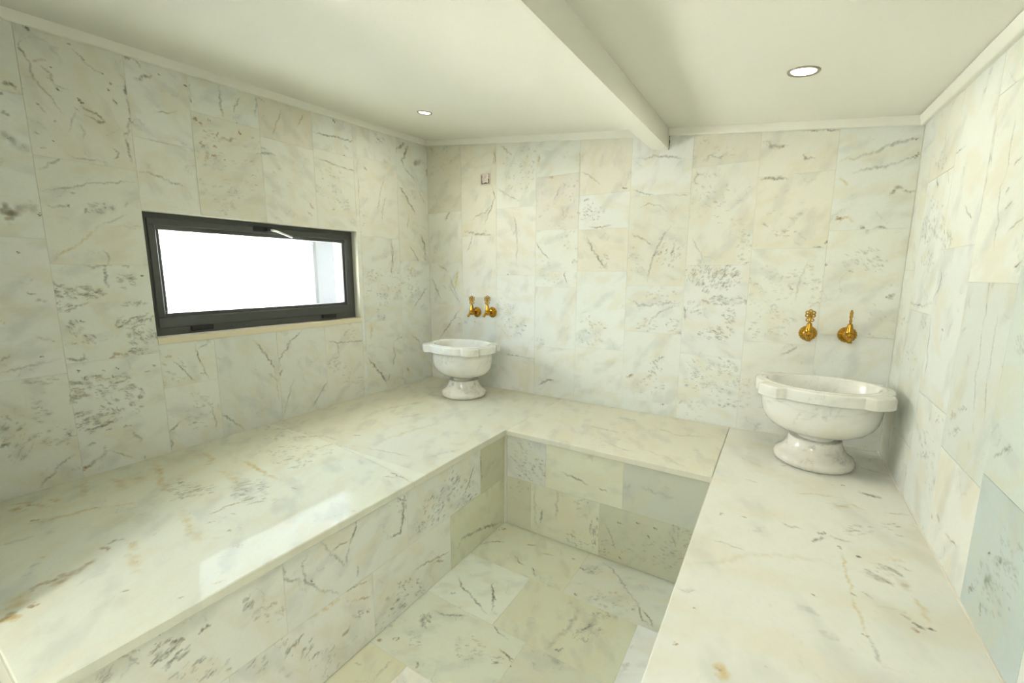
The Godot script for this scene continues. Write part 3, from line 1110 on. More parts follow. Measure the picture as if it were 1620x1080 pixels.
# ---- ceiling lights
func build_spotlight(called: String, xz: Vector2, r: float, label: String) -> void:
	var y := ceil_y(xz.x, xz.y)
	var l := thing(called, label, "ceiling light", Vector3(xz.x, y, xz.y), "recessed ceiling spotlights")
	var up := Vector3(-CSX, 1.0, -CSZ).normalized()
	var side := Vector3.RIGHT - up * up.x
	side = side.normalized()
	l.basis = Basis(side, up, side.cross(up))
	var st := start()
	add_lathe(st, [Vector2(r, 0.0), Vector2(r, -0.002), Vector2(r * 0.96, -0.0045), Vector2(r * 0.88, -0.005), Vector2(r * 0.80, -0.003), Vector2(r * 0.74, 0.0)], 48)
	part(l, "ring", st, M.steel)
	st = start()
	add_lathe(st, [Vector2(0.0, -0.0025), Vector2(r * 0.5, -0.0025), Vector2(r * 0.75, -0.0015)], 40)
	var glow := mat(c8(255, 255, 250), 0.4)
	glow.emission_enabled = true
	glow.emission = c8(255, 252, 242)
	glow.emission_energy_multiplier = 5.0
	part(l, "lamp_lens", st, glow)
	var sp := AreaLight3D.new()
	sp.name = "lamp_light"
	l.add_child(sp)
	sp.position = Vector3(0, -0.012, 0)
	sp.rotation = Vector3(-PI * 0.5, 0, 0)
	sp.light_color = c8(255, 250, 232)
	sp.light_energy = 0.08
	sp.area_size = Vector2(r * 1.4, r * 1.4)
	sp.area_range = 12.0
	sp.area_attenuation = 2.0
	sp.shadow_enabled = true

# ---- an open cable outlet near the ceiling on the back wall
func build_outlet() -> void:
	var t := thing("cable_outlet", "small square cut-out with crumpled whitish film high on the back wall", "outlet", Vector3(0.539, 2.03, 0.0))
	var st := start()
	add_box(st, Vector3(-0.042, -0.036, 0.0), Vector3(-0.034, 0.034, 0.004), 0.001)
	add_box(st, Vector3(0.034, -0.036, 0.0), Vector3(0.042, 0.034, 0.004), 0.001)
	add_box(st, Vector3(-0.042, 0.030, 0.0), Vector3(0.042, 0.038, 0.004), 0.001)
	add_box(st, Vector3(-0.042, -0.040, 0.0), Vector3(0.042, -0.032, 0.004), 0.001)
	part(t, "edge", st, mat(c8(214, 204, 190), 0.8))
	st = start()
	add_box(st, Vector3(-0.034, -0.032, 0.0002), Vector3(0.034, 0.030, 0.001))
	part(t, "box_back", st, mat(c8(84, 78, 62), 0.9))
	st = start()
	var r2 := RandomNumberGenerator.new()
	r2.seed = 4
	var n := 6
	var g := []
	for j in n + 1:
		var row := []
		for i in n + 1:
			row.append(Vector3(-0.022 + 0.056 * i / n + r2.randf_range(-0.003, 0.003), -0.028 + 0.058 * j / n + r2.randf_range(-0.003, 0.003), r2.randf_range(0.003, 0.016)))
		g.append(row)
	for j in n:
		for i in n:
			quad(st, g[j][i], g[j][i + 1], g[j + 1][i + 1], g[j + 1][i], Vector3.BACK)
	part(t, "crumpled_film", st, mat(c8(226, 214, 206), 0.35))

# ------------------------------------------------------------------ veins and stains, in metres on each surface
# [kind, strength in percent, width, [u, v, u, v, ...]] or ["k", strength, count, [centre, two half axes], direction]
const MARKS_L := [
	["d",55,0.012,[2.054,2.241,2.051,2.228]],["g",45,0.007,[2.061,2.215,2.08,2.168,2.07,2.144,2.055,2.109,2.053,2.069,2.034,2.04,2.014,2.017,1.999,1.985,1.983,1.965]],
	["d",50,0.007,[2.078,2.16,2.066,2.142]],["b",45,0.01,[2.047,2.121,2.027,2.137,2.011,2.14]],["b",55,0.009,[2.027,2.119,2.009,2.099,2.004,2.068]],
	["d",50,0.005,[2.004,2.123,2.001,2.122]],["d",50,0.009,[1.997,2.052,1.985,2.047]],["g",40,0.007,[2.019,2.093,1.996,2.059,1.963,2.058]],
	["d",55,0.014,[1.937,2.039,1.932,2.021]],["d",50,0.009,[1.936,2.017,1.915,2.001,1.891,1.992,1.867,1.966]],["d",50,0.012,[1.895,1.965,1.867,1.965]],
	["g",35,0.007,[1.952,1.987,1.966,1.945,1.98,1.903]],["b",30,0.007,[1.95,1.997,1.941,1.99]],["g",35,0.007,[1.949,1.943,1.935,1.915,1.938,1.889]],
	["g",35,0.007,[1.927,1.985,1.898,1.971,1.867,1.966]],["d",45,0.007,[1.917,2.189,1.906,2.184]],["d",40,0.007,[1.949,2.226,1.94,2.225]],
	["g",40,0.007,[1.936,2.215,1.91,2.185,1.878,2.157,1.852,2.153]],["d",40,0.007,[1.86,2.154,1.853,2.15]],["b",40,0.01,[1.839,2.125,1.831,2.125]],
	["d",50,0.007,[1.845,2.101,1.84,2.093]],["d",45,0.005,[1.836,2.064,1.821,2.051]],["d",45,0.007,[2.054,1.985,2.048,1.979]],["g",30,0.007,[2.046,1.977,2.03,1.957]],
	["g",35,0.007,[2.014,1.935,2.01,1.931]],["g",30,0.009,[2.07,1.88,2.062,1.876]],["d",45,0.005,[2.027,1.862,2.023,1.858]],["g",35,0.007,[2.061,1.828,2.051,1.829]],
	["d",40,0.007,[1.855,1.832,1.835,1.86,1.855,1.876]],["g",45,0.009,[2.079,1.744,2.047,1.772,2.016,1.797,1.995,1.815]],
	["g",30,0.007,[1.992,1.815,1.951,1.815,1.883,1.816]],["g",45,0.007,[2.083,1.672,2.023,1.691,1.946,1.72,1.892,1.734,1.791,1.757]],["d",40,0.007,[2.0,1.679,1.988,1.679]],
	["d",60,0.012,[1.789,2.163,1.787,2.13,1.787,2.09]],["g",50,0.007,[1.787,2.09,1.785,2.037,1.785,2.009]],["d",45,0.01,[1.788,2.009,1.782,1.99]],
	["g",50,0.01,[1.786,2.002,1.797,1.951,1.81,1.928]],["d",55,0.009,[1.81,1.928,1.804,1.888,1.802,1.847,1.796,1.827]],["d",55,0.012,[1.783,2.247,1.766,2.247,1.746,2.249]],
	["b",55,0.007,[1.746,2.249,1.733,2.237,1.729,2.218]],["d",55,0.012,[1.754,2.172,1.723,2.186,1.691,2.206]],["b",40,0.008,[1.668,2.22,1.662,2.218]],
	["d",50,0.008,[1.576,2.208,1.567,2.205]],["g",25,0.005,[1.697,2.063,1.645,2.071,1.611,2.089]],["g",30,0.007,[1.766,1.942,1.697,1.938,1.619,1.939]],
	["g",50,0.01,[1.781,1.802,1.736,1.802,1.693,1.786,1.649,1.771,1.609,1.766]],["d",45,0.014,[2.126,2.029,2.112,2.028]],["g",35,0.014,[2.112,2.028,2.101,2.018]],
	["g",45,0.023,[2.157,1.857,2.134,1.843,2.115,1.824,2.097,1.801]],["d",40,0.009,[2.141,1.987,2.136,1.988]],["g",30,0.018,[2.144,1.929,2.133,1.921]],
	["g",35,0.008,[1.554,2.231,1.554,2.19,1.555,2.146]],["b",45,0.01,[1.558,2.156,1.552,2.143]],["d",45,0.01,[1.429,2.259,1.429,2.217,1.425,2.171,1.418,2.118]],
	["g",40,0.008,[1.331,2.24,1.356,2.192,1.376,2.154]],["d",45,0.01,[1.569,2.211,1.567,2.205]],["b",60,0.015,[1.548,2.077,1.538,2.074]],
	["b",50,0.01,[1.524,2.063,1.518,2.059]],["b",50,0.01,[1.489,2.09,1.479,2.085]],["b",50,0.01,[1.462,2.019,1.45,2.042]],
	["b",55,0.013,[1.452,2.01,1.419,2.022,1.396,2.015,1.374,2.037]],["b",55,0.013,[1.354,2.075,1.347,2.06]],["b",60,0.015,[1.529,1.975,1.524,1.957]],
	["b",55,0.015,[1.515,1.935,1.507,1.902]],["b",50,0.015,[1.489,1.929,1.47,1.929]],["b",45,0.013,[1.478,1.975,1.463,1.971]],["b",40,0.008,[1.513,2.033,1.506,2.031]],
	["b",40,0.008,[1.364,2.109,1.356,2.107]],["b",40,0.008,[1.436,1.921,1.429,1.921]],["k",25,60,[1.439,1.806,-0.144,0.025,0.01,-0.109],2.973],
	["k",30,25,[1.515,1.966,-0.069,0.017,0.008,-0.08],2.907],["k",30,14,[1.442,1.689,-0.041,0.005,0.002,-0.025],3.017],["d",40,0.011,[1.257,2.269,1.252,2.233,1.27,2.173]],
	["g",35,0.008,[1.249,2.263,1.206,2.247]],["g",40,0.008,[1.122,2.247,1.158,2.158,1.187,2.089]],["g",35,0.008,[0.995,2.258,1.037,2.182]],
	["d",50,0.013,[1.259,1.993,1.208,1.996,1.171,2.0]],["g",40,0.01,[1.252,2.021,1.225,2.018]],["k",35,12,[1.306,1.999,-0.054,0.012,0.006,-0.069],2.913],
	["k",22,14,[1.172,1.869,-0.06,0.011,0.004,-0.055],2.967],["d",50,0.011,[0.952,2.176,0.879,2.176,0.796,2.187,0.709,2.189,0.643,2.192]],
	["d",50,0.012,[0.808,2.278,0.796,2.271]],["g",35,0.006,[0.957,2.037,0.866,2.032,0.795,2.022,0.694,2.016,0.641,2.016]],["d",45,0.009,[0.747,2.093,0.734,2.091]],
	["g",35,0.012,[0.736,2.157,0.705,2.138]],["k",38,34,[0.851,1.91,-0.093,0.016,0.006,-0.082],-2.728],["k",40,18,[0.785,1.796,-0.065,0.009,0.003,-0.042],3.01],
	["b",40,0.011,[1.013,1.727,0.981,1.711]],["b",35,0.011,[0.998,1.778,0.967,1.743]],["g",35,0.009,[0.655,1.997,0.639,1.924,0.659,1.824]],
	["k",45,10,[0.456,2.268,-0.046,0.012,0.002,-0.034],-2.964],["b",45,0.015,[0.59,2.052,0.57,2.04]],["g",35,0.009,[0.423,2.04,0.468,1.907,0.506,1.765]],
	["g",30,0.009,[0.414,1.915,0.459,1.794,0.456,1.713]],["d",50,0.019,[0.216,2.293,0.302,2.232,0.319,2.211]],["d",55,0.016,[0.19,2.3,0.219,2.234,0.256,2.166,0.241,2.122]],
	["g",45,0.013,[0.241,2.122,0.174,2.087,0.14,2.056]],["d",55,0.016,[0.326,2.076,0.297,2.005,0.233,1.931,0.184,1.864,0.123,1.811]],["d",45,0.033,[0.144,2.166,0.06,2.208]],
	["g",30,0.01,[0.14,2.056,0.071,1.942,0.025,1.897]],["d",40,0.017,[-0.014,2.173,0.017,2.103]],["g",35,0.013,[0.204,1.799,0.226,1.698]],
	["d",40,0.013,[0.082,1.671,0.047,1.582,0.051,1.489]],["g",35,0.01,[0.214,1.585,0.162,1.524,0.11,1.447]],["g",45,0.009,[0.39,1.611,0.387,1.515,0.375,1.442,0.403,1.368]],
	["k",35,14,[0.535,1.38,-0.093,0.0,0.002,-0.03],3.138],["k",35,8,[0.631,1.729,-0.021,0.002,0.006,-0.101],3.035],["d",40,0.032,[2.179,1.599,2.169,1.579]],
	["d",45,0.023,[2.175,1.56,2.147,1.591,2.123,1.606,2.099,1.628]],["b",30,0.027,[2.18,1.59,2.168,1.555]],["d",55,0.009,[2.093,1.594,2.091,1.575]],
	["g",40,0.009,[2.072,1.628,2.045,1.619,2.011,1.63]],["d",40,0.009,[2.015,1.633,2.009,1.627]],["d",45,0.009,[1.974,1.608,1.961,1.63]],
	["k",45,18,[1.925,1.631,-0.044,0.006,0.002,-0.017],-2.918],["g",35,0.009,[1.838,1.645,1.827,1.668]],["g",35,0.007,[1.926,1.566,1.886,1.587,1.838,1.617]],
	["o",35,0.009,[2.082,1.422,2.035,1.457,1.997,1.485,1.957,1.529,1.926,1.566]],["o",35,0.007,[1.86,1.569,1.832,1.564,1.796,1.571]],
	["b",30,0.007,[1.926,1.469,1.913,1.441,1.917,1.406]],["d",45,0.011,[1.933,1.405,1.932,1.363,1.927,1.313]],["d",45,0.011,[1.991,1.404,1.928,1.404,1.906,1.406]],
	["b",55,0.012,[1.877,1.406,1.849,1.403]],["k",50,22,[1.867,1.341,-0.029,-0.0,0.003,-0.029],-3.13],["d",50,0.009,[1.817,1.366,1.81,1.359]],
	["d",55,0.011,[2.088,1.343,2.074,1.326,2.054,1.326]],["k",55,46,[2.028,1.301,-0.056,-0.002,0.003,-0.024],-2.916],
	["k",55,26,[1.972,1.293,-0.032,-0.001,0.002,-0.018],-3.106],["k",50,16,[2.069,1.242,-0.024,-0.002,0.002,-0.02],2.741],
	["g",45,0.009,[2.061,1.228,2.024,1.246,1.986,1.258]],["k",45,12,[1.848,1.243,-0.036,-0.002,0.002,-0.015],2.775],
	["k",50,40,[1.874,1.162,-0.042,-0.004,0.003,-0.026],2.906],["k",45,16,[1.818,1.18,-0.025,-0.002,0.002,-0.019],2.607],
	["k",45,46,[1.839,1.097,-0.05,-0.006,0.004,-0.035],-2.397],["d",50,0.011,[2.058,1.186,2.048,1.161]],["k",45,10,[2.044,1.157,-0.03,-0.003,0.003,-0.028],-2.086],
	["k",50,14,[2.008,1.107,-0.018,-0.002,0.002,-0.021],-2.354],["d",45,0.009,[2.028,1.184,2.018,1.181]],["d",50,0.011,[2.084,1.04,2.058,1.032,2.017,1.029]],
	["d",50,0.009,[2.034,1.057,2.032,1.028]],["b",50,0.012,[1.961,1.019,1.94,1.035,1.911,1.038]],["k",50,26,[1.859,1.022,-0.049,-0.008,0.003,-0.031],-2.985],
	["g",35,0.009,[2.06,1.103,2.046,1.094]],["d",40,0.007,[2.159,1.302,2.135,1.293]],["g",30,0.011,[2.14,1.273,2.109,1.268]],
	["g",35,0.009,[2.155,1.142,2.129,1.126,2.098,1.115]],["d",40,0.009,[2.25,1.061,2.223,1.08]],["g",40,0.009,[2.256,1.017,2.203,1.03,2.144,1.037,2.096,1.042]],
	["d",40,0.007,[2.15,1.063,2.145,1.059]],["d",40,0.007,[2.167,1.451,2.159,1.445]],["o",25,0.011,[2.233,1.208,2.223,1.192]],
	["k",50,40,[2.067,0.903,-0.02,-0.005,0.005,-0.042],-2.911],["k",45,50,[2.003,0.911,-0.043,-0.01,0.005,-0.044],-2.695],
	["k",45,30,[1.924,0.909,-0.035,-0.008,0.003,-0.03],3.126],["k",48,36,[1.891,0.83,-0.03,-0.008,0.006,-0.062],-2.49],
	["k",48,26,[1.968,0.819,-0.034,-0.009,0.003,-0.03],-2.29],["k",48,60,[2.028,0.775,-0.059,-0.017,0.005,-0.044],3.065],
	["d",45,0.009,[2.064,0.737,2.021,0.743,1.975,0.755,1.939,0.765]],["d",45,0.007,[2.086,0.908,2.092,0.859]],["d",50,0.009,[2.057,0.991,2.05,0.986]],
	["d",50,0.009,[2.041,0.952,2.034,0.962]],["d",50,0.007,[1.955,0.946,1.95,0.941]],["d",50,0.007,[1.939,0.98,1.932,0.973]],["d",45,0.007,[1.982,0.977,1.976,0.974]],
	["d",50,0.007,[1.817,0.97,1.805,0.962]],["g",40,0.007,[1.849,0.942,1.827,0.942]],["d",45,0.012,[1.944,0.723,1.921,0.718]],
	["d",45,0.012,[1.912,0.685,1.891,0.649,1.886,0.636]],["g",40,0.009,[2.063,0.68,2.033,0.682]],
	["d",50,0.014,[2.084,0.586,2.059,0.595,2.035,0.609,2.016,0.633,2.003,0.656]],["b",40,0.021,[2.084,0.586,2.07,0.588]],["b",40,0.007,[1.999,0.635,1.957,0.6,1.918,0.567]],
	["d",50,0.007,[1.884,0.569,1.879,0.554]],["g",50,0.009,[2.216,0.553,2.192,0.575,2.159,0.613,2.126,0.64,2.099,0.655]],["g",30,0.018,[2.278,0.832,2.264,0.804]],
	["g",30,0.014,[2.262,0.857,2.251,0.841]],["d",35,0.018,[2.283,0.75,2.27,0.753]],["k",30,18,[2.174,0.853,-0.023,-0.006,0.005,-0.04],-2.872],
	["k",35,30,[2.144,0.745,-0.048,-0.016,0.004,-0.035],2.945],["k",30,34,[2.248,0.759,-0.038,-0.013,0.008,-0.072],2.243],
	["k",25,16,[2.161,0.974,-0.037,-0.008,0.002,-0.02],-2.935],["d",40,0.012,[2.117,0.743,2.105,0.739]],["k",38,34,[1.747,0.899,-0.055,-0.011,0.01,-0.098],-2.545],
	["d",45,0.007,[1.739,0.98,1.709,0.933,1.678,0.889,1.655,0.858]],["d",50,0.007,[1.645,1.041,1.638,1.006,1.631,0.962,1.616,0.916,1.605,0.87,1.599,0.855]],
	["g",45,0.007,[1.64,1.015,1.613,1.028,1.582,1.037]],["d",45,0.007,[1.633,0.897,1.62,0.89]],["k",32,40,[1.651,0.712,-0.06,-0.017,0.008,-0.087],-2.874],
	["d",40,0.01,[1.786,0.648,1.757,0.664,1.731,0.682]],["d",40,0.01,[1.784,0.561,1.776,0.61]],["g",35,0.007,[1.609,0.746,1.593,0.669,1.589,0.584]],
	["d",50,0.01,[1.564,0.674,1.53,0.641,1.5,0.604,1.46,0.555]],["d",45,0.01,[1.375,1.028,1.342,0.981,1.309,0.927,1.284,0.874,1.269,0.826]],
	["d",45,0.01,[1.095,1.049,1.174,0.992,1.198,0.95,1.242,0.906,1.246,0.857]],["d",45,0.01,[1.227,0.843,1.251,0.797]],
	["g",40,0.01,[1.312,0.834,1.281,0.798,1.262,0.779,1.251,0.797]],["o",35,0.008,[1.267,0.78,1.267,0.719,1.262,0.662]],
	["g",30,0.005,[1.17,0.77,1.197,0.703,1.224,0.626,1.25,0.56]],["g",38,0.008,[0.951,0.708,0.997,0.656,1.049,0.602,1.081,0.561]],
	["d",40,0.008,[0.949,0.97,0.87,0.943,0.779,0.937,0.696,0.932,0.624,0.938]],["g",40,0.011,[0.871,0.938,0.862,0.88,0.851,0.844]],
	["k",40,14,[0.775,1.006,-0.054,-0.006,0.003,-0.046],2.787],["k",38,18,[0.904,0.819,-0.051,-0.009,0.003,-0.045],-2.969],
	["k",28,40,[0.738,0.719,-0.13,-0.026,0.004,-0.071],-2.948],["g",40,0.008,[0.935,0.735,0.976,0.687,1.028,0.621,1.068,0.565]],
	["o",35,0.02,[0.602,1.059,0.59,0.997,0.602,0.926]],["d",60,0.015,[0.634,0.815,0.59,0.746,0.531,0.678,0.486,0.617,0.472,0.569]],["g",45,0.015,[0.451,0.662,0.462,0.612]],
	["g",40,0.012,[0.407,0.875,0.394,0.795,0.416,0.695]],["g",35,0.012,[0.406,0.888,0.319,0.916,0.229,0.918]],["g",30,0.013,[0.229,0.918,0.119,0.85]],
	["b",30,0.025,[0.277,0.682,0.26,0.638]],["d",45,0.009,[0.385,1.621,0.374,1.513,0.397,1.39,0.383,1.341]],["g",40,0.01,[0.2,1.571,0.148,1.509,0.095,1.445]],
	["d",40,0.013,[0.095,1.668,0.05,1.606,0.062,1.539]],["d",45,0.01,[0.055,1.486,0.039,1.481]],["k",38,14,[0.554,1.366,-0.045,-0.0,0.002,-0.035],-3.142],
	["k",42,34,[0.488,1.184,-0.048,-0.002,0.006,-0.11],-3.09],["k",36,26,[0.37,1.278,-0.068,-0.002,0.005,-0.1],-2.986],
	["k",40,46,[0.214,1.275,-0.112,-0.003,0.003,-0.078],-3.118],["k",40,16,[0.191,1.379,-0.074,0.0,0.001,-0.033],3.138],["g",45,0.013,[0.023,1.284,0.105,1.205,0.203,1.103]],
	["k",28,10,[0.61,1.296,-0.037,-0.001,0.004,-0.07],-3.121],
]
const MARKS_B := [
	["k",28,20,[0.17,2.204,0.115,-0.015,-0.003,-0.103],-0.377],["b",40,0.015,[0.041,2.308,0.064,2.27]],["d",45,0.014,[0.22,1.851,0.17,1.765]],
	["d",40,0.01,[0.596,1.988,0.616,1.905,0.585,1.825,0.521,1.711]],["g",40,0.01,[0.401,1.752,0.457,1.783,0.543,1.811,0.606,1.856]],
	["d",45,0.014,[0.344,1.685,0.455,1.663,0.616,1.639]],["g",40,0.01,[0.434,1.716,0.41,1.613,0.364,1.526]],["d",40,0.011,[0.088,1.448,0.197,1.392]],
	["g",40,0.015,[0.021,1.344,0.069,1.249,0.117,1.174]],["g",35,0.011,[0.196,1.364,0.242,1.272,0.288,1.162]],["o",35,0.01,[0.617,2.226,0.607,2.1]],
	["d",42,0.01,[0.072,0.855,0.147,0.939,0.219,1.021,0.304,1.112]],["g",35,0.008,[0.014,1.352,0.048,1.287,0.083,1.222]],["g",35,0.008,[0.128,1.299,0.169,1.257]],
	["g",35,0.008,[0.198,1.279,0.291,1.164]],["k",35,20,[0.709,1.12,0.07,0.003,0.0,-0.06],0.048],["k",40,8,[0.275,1.024,0.027,0.002,-0.001,-0.032],0.06],
	["d",45,0.007,[0.435,1.029,0.438,1.021]],["d",45,0.007,[0.72,1.376,0.732,1.371]],["k",42,34,[0.768,1.004,0.103,0.007,0.0,-0.06],-0.319],
	["k",42,24,[0.951,0.9,0.065,0.006,0.001,-0.049],0.09],["d",45,0.009,[0.71,0.804,0.781,0.803,0.851,0.801]],["d",40,0.011,[0.999,0.633,1.053,0.656,1.095,0.671]],
	["k",35,10,[0.673,1.139,0.036,0.002,0.0,-0.06],0.044],["d",40,0.013,[0.671,2.23,0.759,2.155]],["b",40,0.01,[0.621,2.205,0.621,2.126]],
	["b",45,0.013,[0.955,2.137,0.961,2.076]],["k",45,40,[0.799,2.042,0.113,-0.013,0.001,-0.11],0.521],["k",30,16,[0.873,2.11,0.091,-0.012,0.001,-0.077],-0.126],
	["g",38,0.01,[0.761,1.807,0.791,1.708,0.802,1.561,0.793,1.429]],["g",30,0.01,[0.621,1.965,0.721,1.907,0.838,1.849]],["d",45,0.006,[0.719,1.375,0.731,1.372]],
	["b",35,0.016,[1.028,1.993,1.072,1.981]],["g",30,0.012,[1.125,1.931,1.075,1.845]],["k",34,40,[1.194,1.85,0.066,-0.006,0.003,-0.119],0.987],
	["k",25,22,[1.078,1.739,0.103,-0.007,0.002,-0.077],-0.063],["g",30,0.009,[1.128,1.796,1.156,1.719]],["d",45,0.009,[0.945,1.589,0.992,1.524,1.057,1.467]],
	["k",40,18,[1.201,1.611,0.067,-0.003,0.002,-0.076],0.63],["k",40,6,[0.993,1.444,0.055,-0.0,0.001,-0.032],-0.009],["d",40,0.015,[1.206,1.45,1.247,1.465]],
	["d",38,0.009,[1.164,1.396,1.156,1.365,1.184,1.31]],["k",25,18,[1.086,1.348,0.122,0.001,0.001,-0.048],0.009],["k",50,34,[1.328,1.752,0.079,-0.005,0.002,-0.051],-0.454],
	["d",45,0.012,[1.277,1.829,1.317,1.833]],["d",50,0.012,[1.301,1.607,1.343,1.531,1.386,1.471,1.443,1.403]],["k",50,14,[1.418,1.455,0.031,-0.0,0.002,-0.044],-0.499],
	["d",40,0.009,[1.315,1.665,1.394,1.658,1.47,1.671]],["g",38,0.009,[1.256,1.997,1.321,1.961,1.385,1.905]],["d",45,0.006,[1.514,1.878,1.55,1.872]],
	["k",45,40,[1.353,1.026,0.081,0.006,0.003,-0.095],-0.438],["g",40,0.012,[1.585,2.035,1.655,2.024,1.735,2.026,1.814,2.006,1.865,1.997]],
	["g",42,0.009,[1.58,1.858,1.637,1.837,1.707,1.82]],["g",40,0.008,[1.8,1.812,1.89,1.804]],["g",30,0.008,[1.613,1.746,1.668,1.776,1.737,1.764,1.779,1.721]],
	["d",42,0.011,[1.584,1.609,1.65,1.579,1.708,1.542]],["g",45,0.011,[1.809,1.653,1.748,1.561,1.7,1.438,1.691,1.325]],
	["k",52,36,[1.792,1.506,0.066,-0.002,0.005,-0.082],0.907],["d",42,0.011,[1.836,1.545,1.807,1.464]],["k",40,8,[1.598,1.467,0.029,-0.0,0.003,-0.071],-0.014],
	["g",45,0.014,[1.58,1.236,1.64,1.201,1.726,1.198,1.808,1.215,1.882,1.218]],["g",40,0.011,[1.882,1.211,1.797,1.18,1.73,1.126,1.691,1.065]],
	["k",38,20,[1.779,1.257,0.081,0.002,0.002,-0.042],0.03],["k",50,22,[1.704,1.081,0.056,0.004,0.002,-0.044],0.066],
	["k",45,18,[1.857,1.077,0.053,0.004,0.003,-0.042],0.069],["d",45,0.008,[1.907,1.122,1.905,1.205]],["k",32,20,[1.974,1.834,0.095,-0.009,0.005,-0.076],-0.59],
	["g",42,0.011,[1.898,1.867,1.933,1.901,1.963,1.904]],["k",50,46,[1.98,1.383,0.073,0.0,0.004,-0.067],1.128],["k",45,40,[2.102,1.37,0.07,0.0,0.004,-0.052],0.59],
	["k",48,22,[2.064,1.239,0.06,0.002,0.002,-0.024],-0.154],["k",42,16,[1.954,1.207,0.05,0.002,0.003,-0.041],0.602],
	["k",50,26,[2.076,1.065,0.072,0.005,0.002,-0.034],-0.213],["k",45,16,[2.129,1.162,0.035,0.002,0.003,-0.04],0.054],["g",30,0.008,[1.917,1.582,1.96,1.502,1.995,1.436]],
	["d",42,0.011,[1.772,0.881,1.805,0.907]],["k",55,16,[1.76,0.835,0.035,0.004,0.002,-0.044],-0.626],["b",40,0.014,[1.609,0.764,1.631,0.774]],
	["k",28,24,[1.987,2.017,0.104,-0.014,0.003,-0.049],0.24],["g",35,0.011,[1.943,1.962,1.976,1.994,2.025,1.976,2.068,2.006]],
	["d",42,0.017,[2.214,2.032,2.252,2.009,2.295,1.998,2.325,1.995]],["d",50,0.008,[2.374,2.055,2.456,2.044,2.526,2.032]],
	["d",48,0.011,[2.385,1.938,2.41,1.926,2.439,1.922]],["d",48,0.014,[2.218,1.852,2.255,1.851,2.297,1.849,2.339,1.835]],
	["g",45,0.014,[2.539,1.898,2.597,1.902,2.647,1.921,2.695,1.94,2.751,1.952,2.806,1.959]],["d",50,0.011,[2.778,1.958,2.798,1.955]],
	["g",42,0.011,[2.585,1.839,2.637,1.849,2.696,1.853,2.752,1.871,2.806,1.885]],["d",50,0.014,[2.787,1.877,2.806,1.89]],["d",48,0.014,[2.73,1.735,2.756,1.758,2.772,1.76]],
	["d",45,0.011,[2.774,1.746,2.815,1.734]],["o",45,0.011,[2.541,1.834,2.573,1.787,2.581,1.791]],["b",60,0.019,[2.55,1.64,2.574,1.633]],
	["o",45,0.011,[2.568,1.65,2.616,1.622]],["d",40,0.014,[2.641,1.597,2.655,1.59]],["d",40,0.011,[2.686,1.589,2.741,1.586]],["g",40,0.011,[2.242,1.629,2.274,1.625]],
	["k",42,14,[2.341,1.582,0.051,-0.002,0.002,-0.018],-0.045],["d",52,0.014,[2.519,1.529,2.527,1.54]],["d",40,0.011,[2.467,1.513,2.507,1.506]],
	["d",45,0.011,[2.522,1.429,2.53,1.424]],["k",35,40,[2.67,1.441,0.07,-0.001,0.006,-0.056],-0.6],["d",35,0.022,[2.77,1.275,2.786,1.287]],
	["k",45,22,[2.173,1.522,0.034,-0.001,0.007,-0.088],-0.029],["k",52,50,[1.995,1.37,0.061,0.0,0.005,-0.08],1.219],["k",46,50,[2.093,1.357,0.07,0.001,0.004,-0.052],0.782],
	["k",48,24,[2.065,1.239,0.06,0.002,0.002,-0.024],-0.247],["k",44,16,[2.161,1.229,0.046,0.002,0.002,-0.026],-0.155],
	["k",44,14,[1.956,1.194,0.038,0.002,0.002,-0.034],0.419],["k",48,22,[2.053,1.063,0.061,0.005,0.002,-0.024],-0.155],
	["k",44,8,[2.11,1.041,0.03,0.002,0.002,-0.027],-0.494],["k",40,10,[2.131,1.162,0.029,0.002,0.002,-0.033],0.054],["k",28,50,[2.303,1.272,0.095,0.003,0.011,-0.138],0.03],
	["k",34,24,[2.451,1.372,0.069,0.0,0.004,-0.048],0.006],["d",50,0.011,[2.379,1.323,2.407,1.3]],["k",36,12,[2.51,1.266,0.029,0.001,0.004,-0.048],0.033],
	["k",42,12,[2.263,1.092,0.028,0.002,0.003,-0.039],0.072],["k",28,26,[2.357,1.149,0.063,0.004,0.006,-0.075],-0.341],["g",42,0.011,[2.378,0.967,2.422,1.003,2.462,1.026]],
	["k",40,50,[2.067,0.872,0.12,0.014,0.004,-0.055],-0.466],["k",26,24,[1.917,1.801,0.073,-0.006,0.008,-0.129],-0.733],
	["k",28,22,[2.077,1.738,0.091,-0.007,0.007,-0.1],-0.077],["k",26,12,[2.35,1.705,0.08,-0.006,0.006,-0.07],-0.074],
	["k",22,14,[2.771,1.151,0.051,0.003,0.011,-0.102],-0.746],["g",40,0.008,[2.454,1.443,2.425,1.324,2.421,1.251]],["b",45,0.015,[1.587,0.757,1.639,0.772]],
	["b",42,0.017,[1.713,0.766,1.749,0.786]],["k",52,16,[1.738,0.717,0.071,0.01,0.002,-0.045],0.142],["d",50,0.011,[1.76,0.84,1.782,0.827]],
	["d",50,0.012,[1.808,0.621,1.822,0.618]],["k",44,20,[1.995,0.768,0.063,0.009,0.003,-0.043],0.139],["k",46,26,[2.098,0.754,0.073,0.011,0.003,-0.042],-0.252],
	["k",46,20,[2.153,0.679,0.059,0.01,0.002,-0.021],-0.036],["k",42,22,[2.177,0.834,0.047,0.006,0.004,-0.054],0.13],
	["k",28,16,[1.966,0.618,0.078,0.013,0.004,-0.058],0.171],["d",42,0.013,[0.978,0.617,1.045,0.661,1.101,0.668]],["k",36,18,[2.23,0.76,0.034,0.005,0.006,-0.081],0.149],
	["y",75,0.016,[0.283,1.41,0.272,1.34,0.262,1.275]],
]
